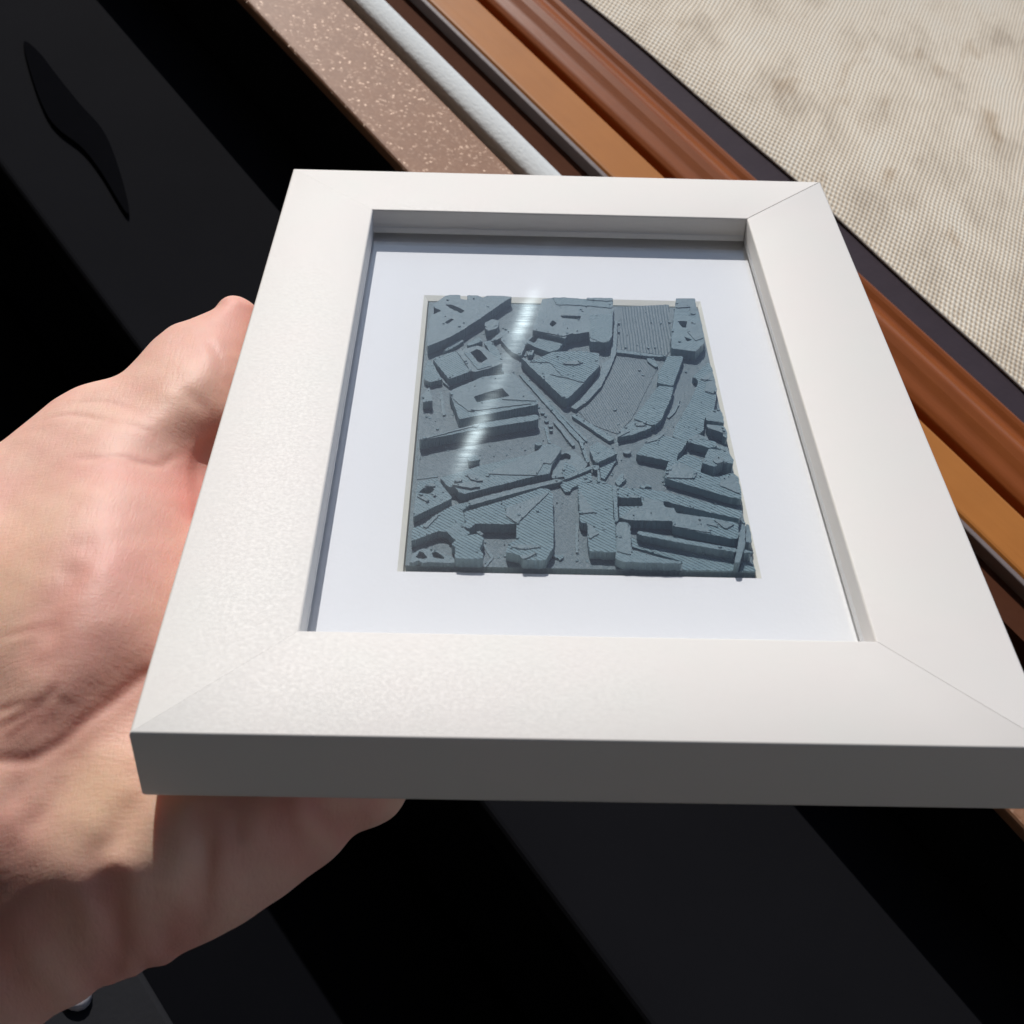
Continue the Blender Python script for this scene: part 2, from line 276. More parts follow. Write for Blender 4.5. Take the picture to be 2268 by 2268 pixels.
CITY=[
('building',0,2.2,'a',[(36.98,113.74),(41.67,117.62),(44.76,121.39),(48.24,126.08),(50.34,129.03),(52.37,132.03),(55.0,135.34),(52.81,135.7),(49.36,135.68),(48.45,134.58),(47.28,135.67),(44.98,135.66),(45.08,133.51),(43.53,133.9),(43.37,135.72),(41.07,135.61),(39.83,134.87),(37.4,131.13),(37.53,127.13),(36.85,124.7),(37.04,120.63),(36.67,118.92)],[[(40.12,131.34),(41.67,131.32),(44.57,128.86),(43.81,127.63),(41.26,129.74)],[(37.62,130.15),(39.38,128.54),(37.76,126.92)],[(40.25,123.55),(41.64,125.35),(42.32,124.94),(40.93,123.02)]]),
('annex',0,0.7,'b',[(40.27,113.84),(42.6,115.99),(44.72,118.78),(43.82,119.37),(41.68,117.4)],[]),
('annex',0,1.1,'b',[(45.21,116.69),(47.8,119.73),(48.7,118.09),(45.66,116.09)],[]),
('annex',0,0.9,'a',[(50.46,118.91),(53.11,123.48),(54.9,123.13),(52.67,120.06),(50.69,118.29)],[]),
('annex',0,1.6,'a',[(48.94,124.72),(50.6,126.54),(52.18,125.74),(51.75,122.69),(49.32,121.3)],[]),
('building',0,1.8,'b',[(38.29,109.59),(43.13,112.81),(46.34,104.99),(41.99,101.92)],[]),
('building',0,1.95,'a',[(43.31,112.5),(47.43,114.8),(48.97,114.24),(52.91,108.16),(50.78,106.5),(47.4,104.6),(46.42,104.83)],[[(46.18,112.09),(47.45,113.57),(48.34,112.79),(49.78,109.62),(48.09,107.77)]]),
('roof_plate',1.95,2.1,'b',[(44.78,111.99),(45.97,112.04),(48.0,106.74),(50.23,108.21),(50.77,107.05),(47.81,105.36)],[]),
('annex',0,1.2,'b',[(37.09,109.88),(38.07,109.53),(40.48,102.77),(40.38,102.58),(38.0,101.53),(36.79,102.82)],[]),
('building',0,1.7,'a',[(37.0,96.41),(38.12,99.07),(38.97,93.91),(37.04,93.47)],[]),
('annex',0,0.5,'a',[(40.31,104.42),(40.94,104.44),(42.31,101.81),(42.02,100.84),(40.68,102.89)],[]),
('low_wall',0,0.25,'a',[(40.18,99.45),(40.71,99.47),(41.73,91.42),(41.03,91.04)],[]),
('building',0,2.0,'b',[(42.26,96.91),(43.16,98.06),(49.12,102.85),(53.98,104.01),(55.46,103.88),(60.26,93.92),(59.73,92.99),(44.5,87.41)],[[(47.27,95.44),(52.93,98.63),(54.29,95.89),(47.82,93.44)]]),
('roof_plate',2.0,2.15,'a',[(42.42,96.5),(43.17,97.69),(49.13,102.47),(53.97,103.63),(55.41,103.49),(59.74,94.23),(52.74,94.51),(54.39,95.67),(52.93,98.6),(47.16,95.28),(47.72,93.0),(52.74,93.96),(58.9,93.28),(46.25,90.09),(43.29,93.96)],[]),
('long_hall',0,2.2,'b',[(37.02,80.07),(38.94,81.22),(48.35,85.86),(59.66,89.35),(60.15,88.41),(59.83,87.52),(48.39,83.96),(42.87,81.87),(37.43,79.81)],[]),
('roof_plate',2.2,2.35,'a',[(37.03,79.92),(38.95,81.01),(48.36,85.65),(48.46,85.13),(42.85,82.58),(37.43,79.77)],[]),
('cube_tower',0,1.2,'b',[(46.34,76.27),(48.13,76.86),(48.7,75.28),(46.7,74.78)],[]),
('round_tower',0,1.3,'b',[(60.8,80.78),(60.72,80.54),(60.51,80.35),(60.2,80.23),(59.87,80.22),(59.57,80.32),(59.36,80.5),(59.29,80.73),(59.37,80.96),(59.58,81.16),(59.89,81.28),(60.22,81.29),(60.52,81.19),(60.73,81.01)],[]),
('building',0,1.8,'b',[(41.41,68.69),(44.03,69.98),(48.97,72.7),(54.38,74.99),(59.27,76.8),(60.7,79.75),(63.08,80.04),(64.42,78.65),(63.57,76.46),(62.32,73.48),(61.9,70.74),(59.35,69.87),(54.37,67.66),(46.1,63.99),(45.15,64.42),(44.35,65.93),(43.02,66.04)],[]),
('roof_plate',1.8,1.95,'a',[(50.15,70.05),(59.34,69.86),(60.87,73.94),(62.02,73.43),(63.35,75.92),(64.2,78.27),(61.87,79.35),(56.71,75.36)],[]),
('roof_plate',1.8,2.15,'a',[(43.58,66.37),(45.3,65.75),(47.19,65.35),(49.16,65.94),(47.72,67.38),(46.02,66.92)],[]),
('roof_plate',1.8,2.1,'a',[(46.33,69.72),(48.25,69.47),(49.61,67.73),(48.09,67.68),(47.13,68.12)],[]),
('roof_plate',1.8,2.3,'a',[(45.59,67.65),(45.39,67.2),(44.88,67.0),(44.37,67.16),(44.15,67.6),(44.34,68.05),(44.85,68.25),(45.36,68.08)],[]),
('low_block',0,0.8,'a',[(62.59,74.67),(64.26,78.11),(66.48,79.59),(69.26,75.39),(68.39,73.41),(64.91,71.21),(62.29,70.49)],[[(66.16,77.41),(66.01,76.86),(65.62,76.41),(65.08,76.16),(64.49,76.13),(63.96,76.36),(63.6,76.78),(63.48,77.32),(63.63,77.87),(64.02,78.32),(64.56,78.58),(65.16,78.61),(65.69,78.38),(66.05,77.95)]]),
('building',0,1.5,'b',[(37.26,63.63),(37.37,67.63),(40.82,69.0),(41.44,67.77),(43.97,63.09),(37.08,57.37)],[[(37.63,64.4),(38.32,65.65),(40.18,66.24),(40.56,65.26),(39.71,64.16)]]),
('roof_plate',1.5,1.7,'a',[(37.28,63.37),(38.03,63.94),(39.82,61.79),(39.46,61.57)],[]),
('roof_plate',1.5,1.8,'a',[(40.24,64.87),(40.82,64.58),(40.96,63.37),(40.5,63.2)],[]),
('roof_plate',1.5,1.75,'a',[(38.76,66.42),(39.57,67.22),(40.73,66.8),(40.57,66.02),(39.25,65.97)],[]),
('viaduct',0,0.9,'a',[(46.87,63.19),(55.53,67.15),(63.24,70.23),(64.38,69.79),(63.79,69.3),(60.31,67.93),(55.53,65.76),(46.91,61.68)],[]),
('low_block',0,0.9,'b',[(43.8,59.79),(44.29,61.9),(46.88,62.73),(47.1,61.39),(45.82,60.45),(45.68,58.82)],[]),
('building',0,2.0,'c',[(46.24,58.5),(53.61,62.17),(60.03,65.82),(61.54,65.69),(62.3,64.36),(62.01,49.29),(60.53,45.42),(56.64,45.31),(56.21,46.78),(53.63,47.66),(54.34,50.17),(55.51,50.76),(55.63,55.45),(53.62,55.25),(48.14,55.22),(47.44,53.91),(46.62,54.02)],[]),
('roof_plate',2.0,2.2,'a',[(53.79,59.68),(61.6,64.6),(60.92,63.51),(55.71,55.41),(53.79,57.33)],[]),
('roof_plate',2.0,2.15,'a',[(54.52,48.89),(56.84,48.35),(59.89,49.11),(58.28,49.56),(55.59,49.61)],[]),
('roof_plate',2.0,2.2,'a',[(56.2,46.42),(58.78,47.45),(58.96,47.18),(56.98,45.14),(56.28,45.88)],[]),
('building',0,2.0,'c',[(44.18,49.31),(44.91,50.5),(46.49,51.83),(48.38,52.37),(49.84,51.43),(49.08,48.21),(49.81,47.0),(49.66,45.37),(44.98,45.23),(44.87,49.05)],[]),
('building',0,1.6,'c',[(37.17,54.07),(39.03,55.13),(41.45,58.26),(43.95,60.71),(46.04,59.0),(46.61,54.51),(47.47,52.97),(46.4,52.09),(44.81,50.91),(43.29,53.26),(41.83,53.5),(37.19,50.54)],[]),
('roof_plate',1.6,1.8,'a',[(38.87,54.6),(41.28,58.01),(41.61,57.67),(39.63,53.96)],[]),
('roof_plate',1.6,1.75,'b',[(43.39,52.94),(44.73,56.43),(46.43,54.46),(46.75,52.34),(44.9,50.79)],[]),
('roof_plate',1.0,2.1,'a',[(48.37,52.96),(49.09,53.12),(49.82,52.3),(49.29,51.86)],[]),
('ruined_walls',0,0.9,'a',[(37.16,46.0),(37.75,48.2),(39.11,49.48),(41.28,49.13),(43.84,47.56),(44.84,47.04),(44.9,45.1),(43.05,45.04),(41.95,45.87),(40.54,45.83),(39.79,44.73),(39.77,43.4),(39.15,43.38),(39.12,45.79),(38.56,46.31),(37.84,43.34),(37.23,43.32)],[[(37.99,47.11),(38.79,48.78),(39.44,48.25),(40.13,46.9),(39.26,46.55),(38.36,46.85)],[(40.78,48.29),(41.66,48.59),(43.05,47.26),(42.98,46.72),(41.37,46.94)]]),
('low_wall',0,0.3,'a',[(66.22,57.95),(66.72,57.96),(66.52,49.95),(65.97,49.88)],[]),
('low_wall',0,0.15,'a',[(49.85,52.23),(51.7,48.39),(50.31,44.55),(49.87,44.54),(51.17,48.1),(49.87,51.11)],[]),
('low_wall',0,0.5,'b',[(63.32,72.35),(63.8,72.43),(64.98,69.86),(64.39,69.53)],[]),
('building',0,1.8,'c',[(67.0,65.31),(67.09,67.67),(68.15,68.05),(73.35,67.88),(73.01,57.34),(73.37,56.72),(73.21,55.76),(72.85,48.37),(68.26,48.54),(68.14,52.18),(68.23,56.24),(67.33,56.21),(66.95,56.83),(66.94,59.07)],[]),
('roof_plate',1.8,1.98,'a',[(67.2,65.42),(69.49,59.57),(69.57,59.25),(67.02,58.69)],[]),
('roof_plate',1.8,1.98,'a',[(68.31,56.02),(70.08,53.57),(70.16,53.26),(68.51,51.82),(68.23,52.28)],[]),
('parapet',0,2.2,'b',[(73.26,67.02),(74.1,67.05),(73.73,56.55),(73.11,56.22)],[]),
('building',0,1.8,'c',[(74.26,66.83),(78.14,66.62),(82.25,66.08),(86.25,64.61),(90.57,62.76),(96.55,60.6),(95.83,58.32),(90.66,59.99),(86.54,61.48),(82.5,63.09),(82.45,61.51),(84.51,59.56),(90.48,58.47),(95.4,57.09),(94.78,52.75),(93.76,52.6),(83.53,55.71),(83.47,57.19),(75.82,57.27),(74.05,57.95),(74.17,61.24),(78.46,61.38),(78.53,63.62),(74.13,63.88)],[]),
('roof_plate',1.8,1.95,'a',[(74.13,57.76),(76.67,60.81),(78.47,61.16),(78.95,63.84),(82.23,62.63),(82.31,61.16),(84.22,60.89),(84.47,59.34),(90.43,58.19),(91.64,55.68),(89.43,56.56),(90.14,54.07),(83.55,55.65),(83.49,57.1),(75.8,57.18)],[]),
('roof_plate',1.8,2.05,'a',[(90.97,57.76),(94.66,56.6),(92.86,55.13)],[]),
('roof_plate',1.8,2.0,'a',[(76.32,64.52),(78.45,64.1),(78.4,63.43),(76.26,63.69)],[]),
('long_hall',0,2.0,'b',[(76.95,53.76),(77.37,54.08),(85.52,51.86),(94.15,49.74),(93.83,48.77),(85.4,50.79),(77.1,53.08)],[]),
('long_hall',0,2.0,'b',[(95.31,49.57),(96.44,49.21),(96.5,48.55),(95.18,48.66)],[]),
('long_hall',0,2.3,'a',[(95.96,56.82),(96.57,56.83),(95.56,50.28),(93.98,44.13),(93.05,43.96),(94.06,49.33),(94.91,52.71)],[]),
('building',0,1.8,'a',[(96.76,56.98),(97.3,56.52),(97.18,52.15),(96.8,51.52),(95.94,51.8)],[]),
('low_block',0,0.35,'c',[(94.97,48.32),(96.88,47.93),(97.04,44.68),(94.37,44.6)],[]),
('low_block',0,0.35,'c',[(76.12,54.16),(85.09,51.81),(93.86,48.88),(93.23,44.86),(84.26,44.6),(84.51,48.01),(75.94,51.68)],[]),
('building',0,1.7,'b',[(73.31,56.52),(74.0,56.92),(75.4,56.84),(75.89,55.81),(75.65,49.18),(80.58,47.23),(84.16,46.38),(83.95,45.84),(77.74,45.9),(73.87,45.99),(72.57,46.99),(72.88,48.79)],[]),
('roof_plate',1.7,1.85,'a',[(73.45,56.34),(75.26,56.4),(75.73,55.47),(75.44,47.73),(73.06,48.62)],[]),
('building',0,1.4,'b',[(69.89,79.95),(71.28,81.66),(74.99,78.49),(74.73,77.76),(70.92,74.76),(70.32,75.63),(69.76,79.4)],[]),
('low_block',0,0.5,'c',[(71.58,75.99),(75.1,77.54),(72.26,70.91),(71.55,71.58)],[]),
('low_block',0,0.8,'c',[(65.03,75.89),(67.38,73.32),(64.75,70.61),(64.27,71.98)],[]),
('low_wall',0,0.9,'b',[(64.65,70.89),(69.66,74.43),(70.04,73.63),(64.83,70.07)],[]),
('low_block',0,0.5,'c',[(63.82,70.63),(66.35,70.89),(69.82,72.92),(69.92,70.49),(67.12,69.02),(65.83,67.95),(65.68,66.93),(64.54,66.89),(63.77,68.91)],[]),
('low_block',0,1.0,'b',[(70.18,74.31),(71.28,75.13),(71.34,73.36),(70.23,73.15)],[]),
('low_block',0,0.9,'b',[(70.99,73.48),(71.36,73.67),(71.32,69.67),(70.79,69.58)],[]),
('low_block',0,0.3,'b',[(68.43,69.94),(71.02,71.13),(72.85,70.09)],[]),
('low_wall',0,0.6,'b',[(74.12,70.5),(75.52,72.63),(75.94,72.47),(75.62,70.89),(76.37,71.09),(74.65,68.87)],[]),
('low_wall',0,0.5,'b',[(78.63,68.72),(78.77,69.24),(79.6,69.09),(79.77,69.96),(80.97,69.14),(80.83,68.79),(79.69,68.93),(79.53,68.24)],[]),
('round_tower',0,0.6,'a',[(77.85,79.68),(77.76,79.43),(77.53,79.22),(77.21,79.09),(76.86,79.08),(76.55,79.18),(76.35,79.38),(76.29,79.63),(76.39,79.88),(76.62,80.1),(76.94,80.22),(77.29,80.23),(77.59,80.13),(77.8,79.93)],[]),
('building',0,1.5,'c',[(78.59,77.76),(80.84,81.68),(83.22,84.0),(84.76,84.06),(88.52,82.33),(88.67,81.59),(86.56,77.86),(86.13,75.69),(84.53,75.81)],[]),
('roof_plate',1.2,1.65,'a',[(80.6,81.65),(82.95,83.59),(84.37,84.77),(84.66,84.41),(83.07,82.48),(80.79,81.29)],[]),
('building',0,1.6,'c',[(83.84,73.0),(84.56,75.5),(86.23,75.73),(88.17,77.96),(91.01,76.44),(90.32,72.17),(92.81,70.86),(93.68,71.06),(96.38,72.37),(97.26,71.01),(97.19,65.89),(96.95,64.38),(94.58,64.97),(83.48,70.2),(83.5,71.59)],[]),
('roof_plate',1.6,1.78,'a',[(83.73,72.05),(84.39,73.48),(86.47,75.14),(88.44,73.62),(89.49,71.55),(88.81,70.14),(83.67,70.25)],[]),
('roof_plate',1.6,1.78,'a',[(93.31,68.24),(94.03,70.67),(96.66,71.45),(96.97,65.65)],[]),
('building',0,2.4,'b',[(90.76,74.11),(92.59,78.84),(96.18,78.24),(96.86,75.21),(96.59,73.96),(94.67,74.78),(92.86,72.95)],[]),
('roof_plate',2.4,2.6,'a',[(92.73,74.79),(93.57,76.43),(94.79,75.94),(94.96,74.69),(93.46,73.76)],[]),
('building',0,1.4,'c',[(92.37,105.32),(96.38,111.21),(96.86,108.84),(96.88,104.53),(96.75,99.94),(95.22,92.5),(93.25,90.62),(92.56,86.36),(91.39,84.93),(88.64,81.75),(86.16,84.05),(87.21,87.56),(91.28,97.11),(93.32,103.23),(93.17,104.77)],[]),
('roof_plate',1.4,1.55,'a',[(93.75,104.37),(96.41,107.01),(96.79,104.3),(96.7,104.1)],[]),
('roof_plate',1.4,1.6,'a',[(95.14,103.58),(96.86,104.03),(96.8,100.02),(96.09,99.05),(94.3,99.92)],[]),
('roof_plate',1.4,1.55,'a',[(89.03,83.02),(91.19,84.79),(93.03,83.54),(92.68,82.41),(89.89,82.86)],[]),
('building',0,1.7,'c',[(88.73,82.43),(92.27,82.85),(94.56,81.9),(94.27,80.41),(92.81,79.99),(89.31,81.71)],[]),
('building',0,1.8,'b',[(93.27,87.74),(96.54,87.29),(96.98,85.59),(96.8,83.33),(96.08,83.67),(96.1,85.56),(93.31,86.22)],[]),
('annex',0,1.2,'a',[(94.4,81.84),(96.69,81.0),(96.54,79.78),(94.24,80.54)],[]),
('building',0,2.0,'b',[(93.7,91.57),(96.57,93.12),(96.83,90.25),(96.76,88.12),(93.19,88.87)],[]),
('annex',0,1.9,'a',[(93.28,87.78),(96.57,86.5),(96.71,84.42),(93.15,86.72)],[]),
('building',0,1.3,'c',[(88.01,113.45),(91.08,113.58),(91.22,112.77),(88.33,103.18),(88.0,102.02),(84.91,103.05),(85.47,106.95)],[]),
('building',0,1.4,'c',[(85.0,101.75),(88.03,101.3),(87.12,97.32),(84.58,89.94),(83.17,87.77),(82.15,87.73),(79.04,89.74),(80.03,91.92)],[]),
('building',0,1.2,'b',[(78.94,89.48),(82.19,88.01),(82.3,86.97),(78.27,84.39),(75.4,83.59),(76.16,86.04)],[]),
('roof_plate',1.2,1.35,'a',[(76.13,85.65),(78.15,85.73),(75.38,83.38)],[]),
('roof_plate',1.2,1.4,'a',[(79.26,88.5),(81.59,88.41),(80.91,87.51),(79.27,87.34)],[]),
('low_wall',0,0.3,'a',[(85.93,92.29),(87.66,95.26),(89.29,99.03),(88.86,96.78),(87.73,93.81),(86.29,91.77)],[]),
('building',0,2.2,'b',[(91.86,135.89),(96.17,136.09),(96.07,131.99),(96.48,126.47),(96.4,119.81),(96.0,117.28),(93.88,114.1),(88.84,115.11),(89.34,120.35),(90.17,125.53)],[[(91.16,126.45),(93.43,126.55),(92.91,123.71),(92.03,123.88)],[(91.98,120.04),(93.63,118.85),(92.54,117.96)]]),
('roof_plate',2.2,2.4,'a',[(91.86,136.09),(96.17,136.29),(95.58,129.39),(94.36,129.12),(94.72,132.49),(91.45,131.89)],[]),
('roof_plate',2.2,2.35,'a',[(93.57,125.87),(96.43,126.21),(96.24,119.56),(94.32,118.21),(92.94,121.96)],[]),
('quay_wall',0,0.7,'a',[(77.75,128.82),(78.3,128.4),(77.63,119.77),(77.1,114.77),(75.29,108.26),(72.99,101.57),(70.22,96.59),(67.6,93.55),(66.7,94.25),(68.79,97.27),(71.79,103.05),(73.56,108.19),(73.93,110.99),(75.77,112.67),(76.58,118.88)],[]),
('bridge',0,0.7,'b',[(77.31,116.42),(78.85,116.28),(83.83,115.25),(87.94,114.4),(87.68,113.98),(83.53,114.22),(78.77,115.16),(77.14,115.38)],[]),
('quay_wall',0,0.5,'b',[(83.62,113.72),(85.23,113.38),(85.86,110.59),(85.18,110.16),(83.63,112.51)],[]),
('building',0,2.2,'b',[(56.77,110.12),(59.12,108.82),(63.52,112.62),(69.36,113.27),(73.35,112.42),(72.97,107.41),(69.7,101.27),(66.12,95.32),(65.43,95.11),(64.74,96.0)],[[(62.99,108.78),(64.53,110.04),(67.33,110.16),(67.02,107.56),(68.38,106.63),(65.7,103.02)]]),
('roof_plate',2.2,2.35,'c',[(58.47,108.36),(62.86,108.34),(65.36,102.78),(62.64,103.82),(65.16,102.96),(69.51,101.03),(72.76,106.77),(73.03,111.97),(69.34,112.83),(63.5,112.18)],[]),
('roof_plate',2.0,2.6,'a',[(65.52,108.06),(66.39,108.57),(68.43,108.57),(69.81,108.23),(68.28,107.38),(65.5,107.46)],[]),
('building',0,2.2,'a',[(59.3,121.17),(60.78,129.5),(61.79,134.74),(66.43,135.73),(71.8,134.97),(77.56,135.23),(77.25,129.36),(76.28,118.94),(75.51,117.03),(71.55,117.07),(71.63,121.07),(68.81,120.1),(66.8,119.8),(66.3,118.1)],[[(65.49,127.72),(70.13,127.71),(69.84,126.16),(65.91,126.64)],[(63.03,123.91),(63.86,125.68),(64.72,124.41),(63.78,122.65)]]),
('roof_plate',2.2,2.35,'b',[(64.93,132.12),(67.68,132.25),(71.65,131.98),(77.24,131.33),(77.44,134.51),(71.78,134.71),(64.1,135.36),(64.51,133.46)],[]),
('roof_plate',2.2,2.5,'a',[(71.79,135.27),(77.56,135.3),(77.49,134.25),(75.98,133.95),(71.63,134.44)],[]),
('roof_plate',2.2,2.3,'b',[(72.03,128.07),(77.1,128.73),(76.44,119.21),(75.46,116.95),(74.12,116.6),(71.69,118.58)],[]),
('roof_plate',2.2,2.4,'a',[(59.29,121.05),(62.86,121.85),(65.49,120.68),(68.15,120.59),(67.9,119.94),(65.87,118.8)],[]),
('annex',0,1.2,'b',[(58.2,118.96),(60.0,121.15),(66.15,118.47),(64.72,115.09),(62.73,114.18),(59.7,116.11),(57.96,117.7)],[[(58.52,118.56),(59.89,120.93),(60.99,120.64),(59.73,117.69)]]),
('annex',0,1.0,'a',[(52.45,119.04),(54.22,122.51),(57.13,122.64),(58.2,118.45),(56.83,112.63),(54.87,114.18)],[]),
('annex',0,0.7,'b',[(48.92,118.54),(50.47,119.03),(52.26,114.55),(52.93,109.73),(50.74,112.85)],[]),
('annex',0,0.8,'a',[(57.94,114.62),(59.71,115.52),(59.24,113.45),(58.36,113.21)],[]),
('river',0,0.12,'l',[(79.74,135.74),(90.57,137.14),(89.48,118.49),(88.1,115.53),(83.97,116.31),(78.96,117.34),(77.97,117.38)],[]),
('river',0,0.1,'m',[(77.52,115.53),(83.78,113.95),(85.69,110.61),(78.88,91.6),(75.65,86.18),(70.54,89.5),(68.17,93.9),(70.7,97.12),(73.5,102.5),(75.82,109.21)],[]),
('rail_track',0,0.35,'b',[(56.35,106.55),(57.01,106.58),(69.12,82.81),(68.3,82.18)],[]),
('rail_track',0,0.35,'b',[(57.38,105.39),(57.75,105.41),(69.68,83.58),(69.31,83.12)],[]),
('rail_track',0,0.5,'a',[(63.04,89.41),(63.69,90.05),(67.22,81.79),(66.59,81.32)],[]),
('quay_wall',0,0.6,'b',[(66.7,91.59),(67.71,91.95),(74.98,83.88),(73.86,82.94)],[]),
('low_wall',0,0.7,'b',[(67.81,83.48),(68.35,83.8),(69.66,76.19),(69.12,75.59)],[]),
('low_wall',0,0.35,'b',[(61.23,87.91),(61.74,87.93),(62.41,82.25),(62.01,82.24)],[]),
('low_wall',0,0.5,'b',[(62.91,86.54),(62.8,86.29),(62.54,86.18),(62.29,86.27),(62.18,86.51),(62.3,86.76),(62.56,86.87),(62.81,86.78)],[]),
('low_wall',0,0.12,'a',[(37.02,70.2),(36.95,73.23),(37.11,77.81),(37.3,77.82),(37.17,72.92),(37.26,70.37),(40.9,71.6),(41.11,71.2)],[]),
('low_wall',0,0.4,'b',[(61.47,92.67),(61.29,92.38),(60.91,92.3),(60.61,92.48),(60.61,92.79),(60.92,93.0),(61.31,92.95)],[]),
('low_wall',0,0.4,'b',[(62.23,89.83),(62.05,89.55),(61.67,89.46),(61.37,89.64),(61.38,89.95),(61.69,90.16),(62.06,90.1)],[]),
('low_wall',0,0.4,'b',[(63.0,88.09),(62.82,87.81),(62.44,87.73),(62.14,87.9),(62.15,88.21),(62.46,88.41),(62.84,88.36)],[]),
('low_wall',0,0.4,'b',[(78.68,124.56),(78.53,124.22),(78.25,124.21),(78.14,124.54),(78.3,124.88),(78.57,124.9)],[]),
('low_wall',0,0.4,'b',[(78.81,128.27),(78.65,127.92),(78.38,127.91),(78.26,128.25),(78.42,128.6),(78.7,128.61)],[]),
('low_wall',0,0.4,'b',[(84.59,118.25),(84.43,117.91),(84.17,117.9),(84.06,118.22),(84.22,118.56),(84.49,118.57)],[]),
('low_wall',0,0.4,'b',[(86.06,118.52),(85.9,118.18),(85.63,118.17),(85.52,118.49),(85.69,118.83),(85.95,118.84)],[]),
('low_wall',0,0.4,'b',[(90.18,129.21),(90.01,128.86),(89.74,128.85),(89.63,129.19),(89.8,129.54),(90.08,129.55)],[]),
('low_wall',0,0.4,'b',[(79.71,118.25),(79.56,117.92),(79.29,117.91),(79.18,118.23),(79.33,118.56),(79.6,118.57)],[]),
('low_wall',0,0.8,'b',[(54.75,106.29),(55.4,106.59),(55.54,105.93),(54.86,105.63)],[]),
('low_wall',0,0.8,'b',[(51.0,108.3),(52.39,108.75),(53.15,107.99),(53.26,106.81),(51.87,106.95)],[]),
('low_wall',0,0.35,'b',[(63.17,49.02),(63.77,49.19),(63.85,48.59),(63.24,47.83)],[]),
('low_wall',0,0.35,'b',[(61.94,49.15),(62.66,49.03),(63.55,48.65),(63.83,49.07),(63.87,48.52),(63.16,47.68),(62.64,48.35),(61.93,48.6)],[]),
]
HAND_CTRL=[[-1.5,106.5,-67.3],[-4.6,93.8,-58.2],[-9.3,80.4,-50.4],[-13.6,70.5,-46.5],[0.1,85.6,-56.4],[-4.3,73.0,-51.4],[-6.7,68.2,-52.6],[-19.3,75.1,-50.3],[-21.2,66.4,-44.1],[-30.3,57.5,-41.3],[-36.6,49.2,-38.8],[-20.3,48.9,-32.9],[-11.3,52.7,-37.4],[-24.3,33.9,-26.5],[-30.7,25.8,-26.5],[-13.9,33.5,-24.5],[-5.0,35.9,-31.1],[-19.2,20.4,-20.4],[-28.2,15.1,-23.7],[-10.1,22.2,-20.9],[-5.1,21.9,-24.8],[-32.5,6.9,-27.1],[-21.8,9.7,-19.5],[-13.5,12.6,-18.8],[-8.3,15.2,-22.6],[-5.9,12.4,-23.3],[-16.8,4.1,-19.7],[-11.9,7.3,-21.0],[-24.1,1.5,-21.7],[-8.0,11.0,-23.6],[-5.3,47.2,-38.8],[-7.3,59.3,-48.7],[-20.1,-2.9,-20.0],[-12.9,-0.0,-20.0],[-7.5,1.5,-20.0],[-3.9,-1.6,-18.5],[-12.9,-7.2,-18.3],[-5.6,-8.0,-17.1],[0.0,-8.7,-16.7],[3.4,-8.6,-17.0],[-20.0,-10.7,-18.6],[-16.2,-16.7,-17.8],[-8.0,-15.4,-16.7],[-1.3,-14.1,-16.4],[5.1,-12.6,-17.0],[12.7,-8.9,-18.6],[21.5,-8.0,-19.1],[31.7,-7.1,-21.3],[-13.0,-21.9,-18.6],[-4.1,-21.2,-17.6],[4.3,-19.1,-17.6],[11.4,-15.9,-21.4],[19.4,-13.1,-21.9],[27.4,-10.6,-23.9],[-17.8,-26.8,-23.2],[-8.5,-26.6,-23.9],[0.1,-25.2,-24.2],[8.0,-21.7,-24.4],[15.2,-18.2,-24.7],[-21.4,-33.1,-28.8],[-13.9,-31.6,-30.8],[-25.8,-20.2,-24.1],[-27.4,-11.9,-20.9],[8.0,9.1,-24.3],[25.0,13.4,-26.8],[8.0,30.5,-37.2],[30.0,34.8,-39.7],[8.0,51.6,-50.6],[20.0,55.5,-54.0],[3.0,69.7,-63.3],[45.0,20.8,-34.0],[-75.0,46.0,-40.4],[-95.0,26.6,-33.9],[-70.0,18.0,-28.9],[-60.0,-14.0,-24.2],[-100.0,-5.3,-29.2],[-60.0,48.0,-36.9],[-58.9,71.3,-63.6],[-52.9,70.1,-58.3],[-48.5,70.7,-55.2],[-46.2,73.2,-55.5],[-42.5,78.5,-56.8],[-39.6,82.5,-57.9],[-36.3,85.6,-59.2],[-32.0,87.6,-59.8],[-28.1,88.7,-59.8],[-26.4,92.1,-61.2],[-24.6,97.1,-63.5],[-22.5,101.7,-65.6],[-19.8,105.4,-67.2],[-16.9,106.6,-67.3],[-12.2,110.0,-68.6],[-11.4,113.0,-70.2],[-10.0,115.1,-71.1],[-8.2,115.8,-71.3],[-5.9,115.6,-71.2],[-3.8,114.2,-70.6],[-1.6,111.9,-69.7],[38.0,-3.3,-27.5],[36.3,-6.0,-27.1],[33.3,-7.9,-27.2],[29.9,-9.2,-27.5],[28.6,-10.7,-27.8],[27.0,-12.7,-27.8],[23.2,-15.5,-27.4],[20.0,-18.1,-27.6],[15.8,-21.1,-27.6],[11.9,-23.7,-28.4],[7.6,-25.9,-29.4],[2.6,-28.1,-30.5],[0.7,-29.6,-30.8],[-1.1,-30.1,-31.6],[-2.8,-30.0,-31.7],[-4.4,-31.5,-32.0],[-6.8,-32.0,-32.3],[-8.3,-33.0,-32.3],[-10.4,-33.1,-32.8],[-11.6,-34.3,-32.7],[-14.1,-35.9,-32.9],[-17.6,-37.5,-34.3],[-20.6,-39.7,-35.4],[-25.0,-42.9,-37.0],[-30.9,-46.7,-39.4]]
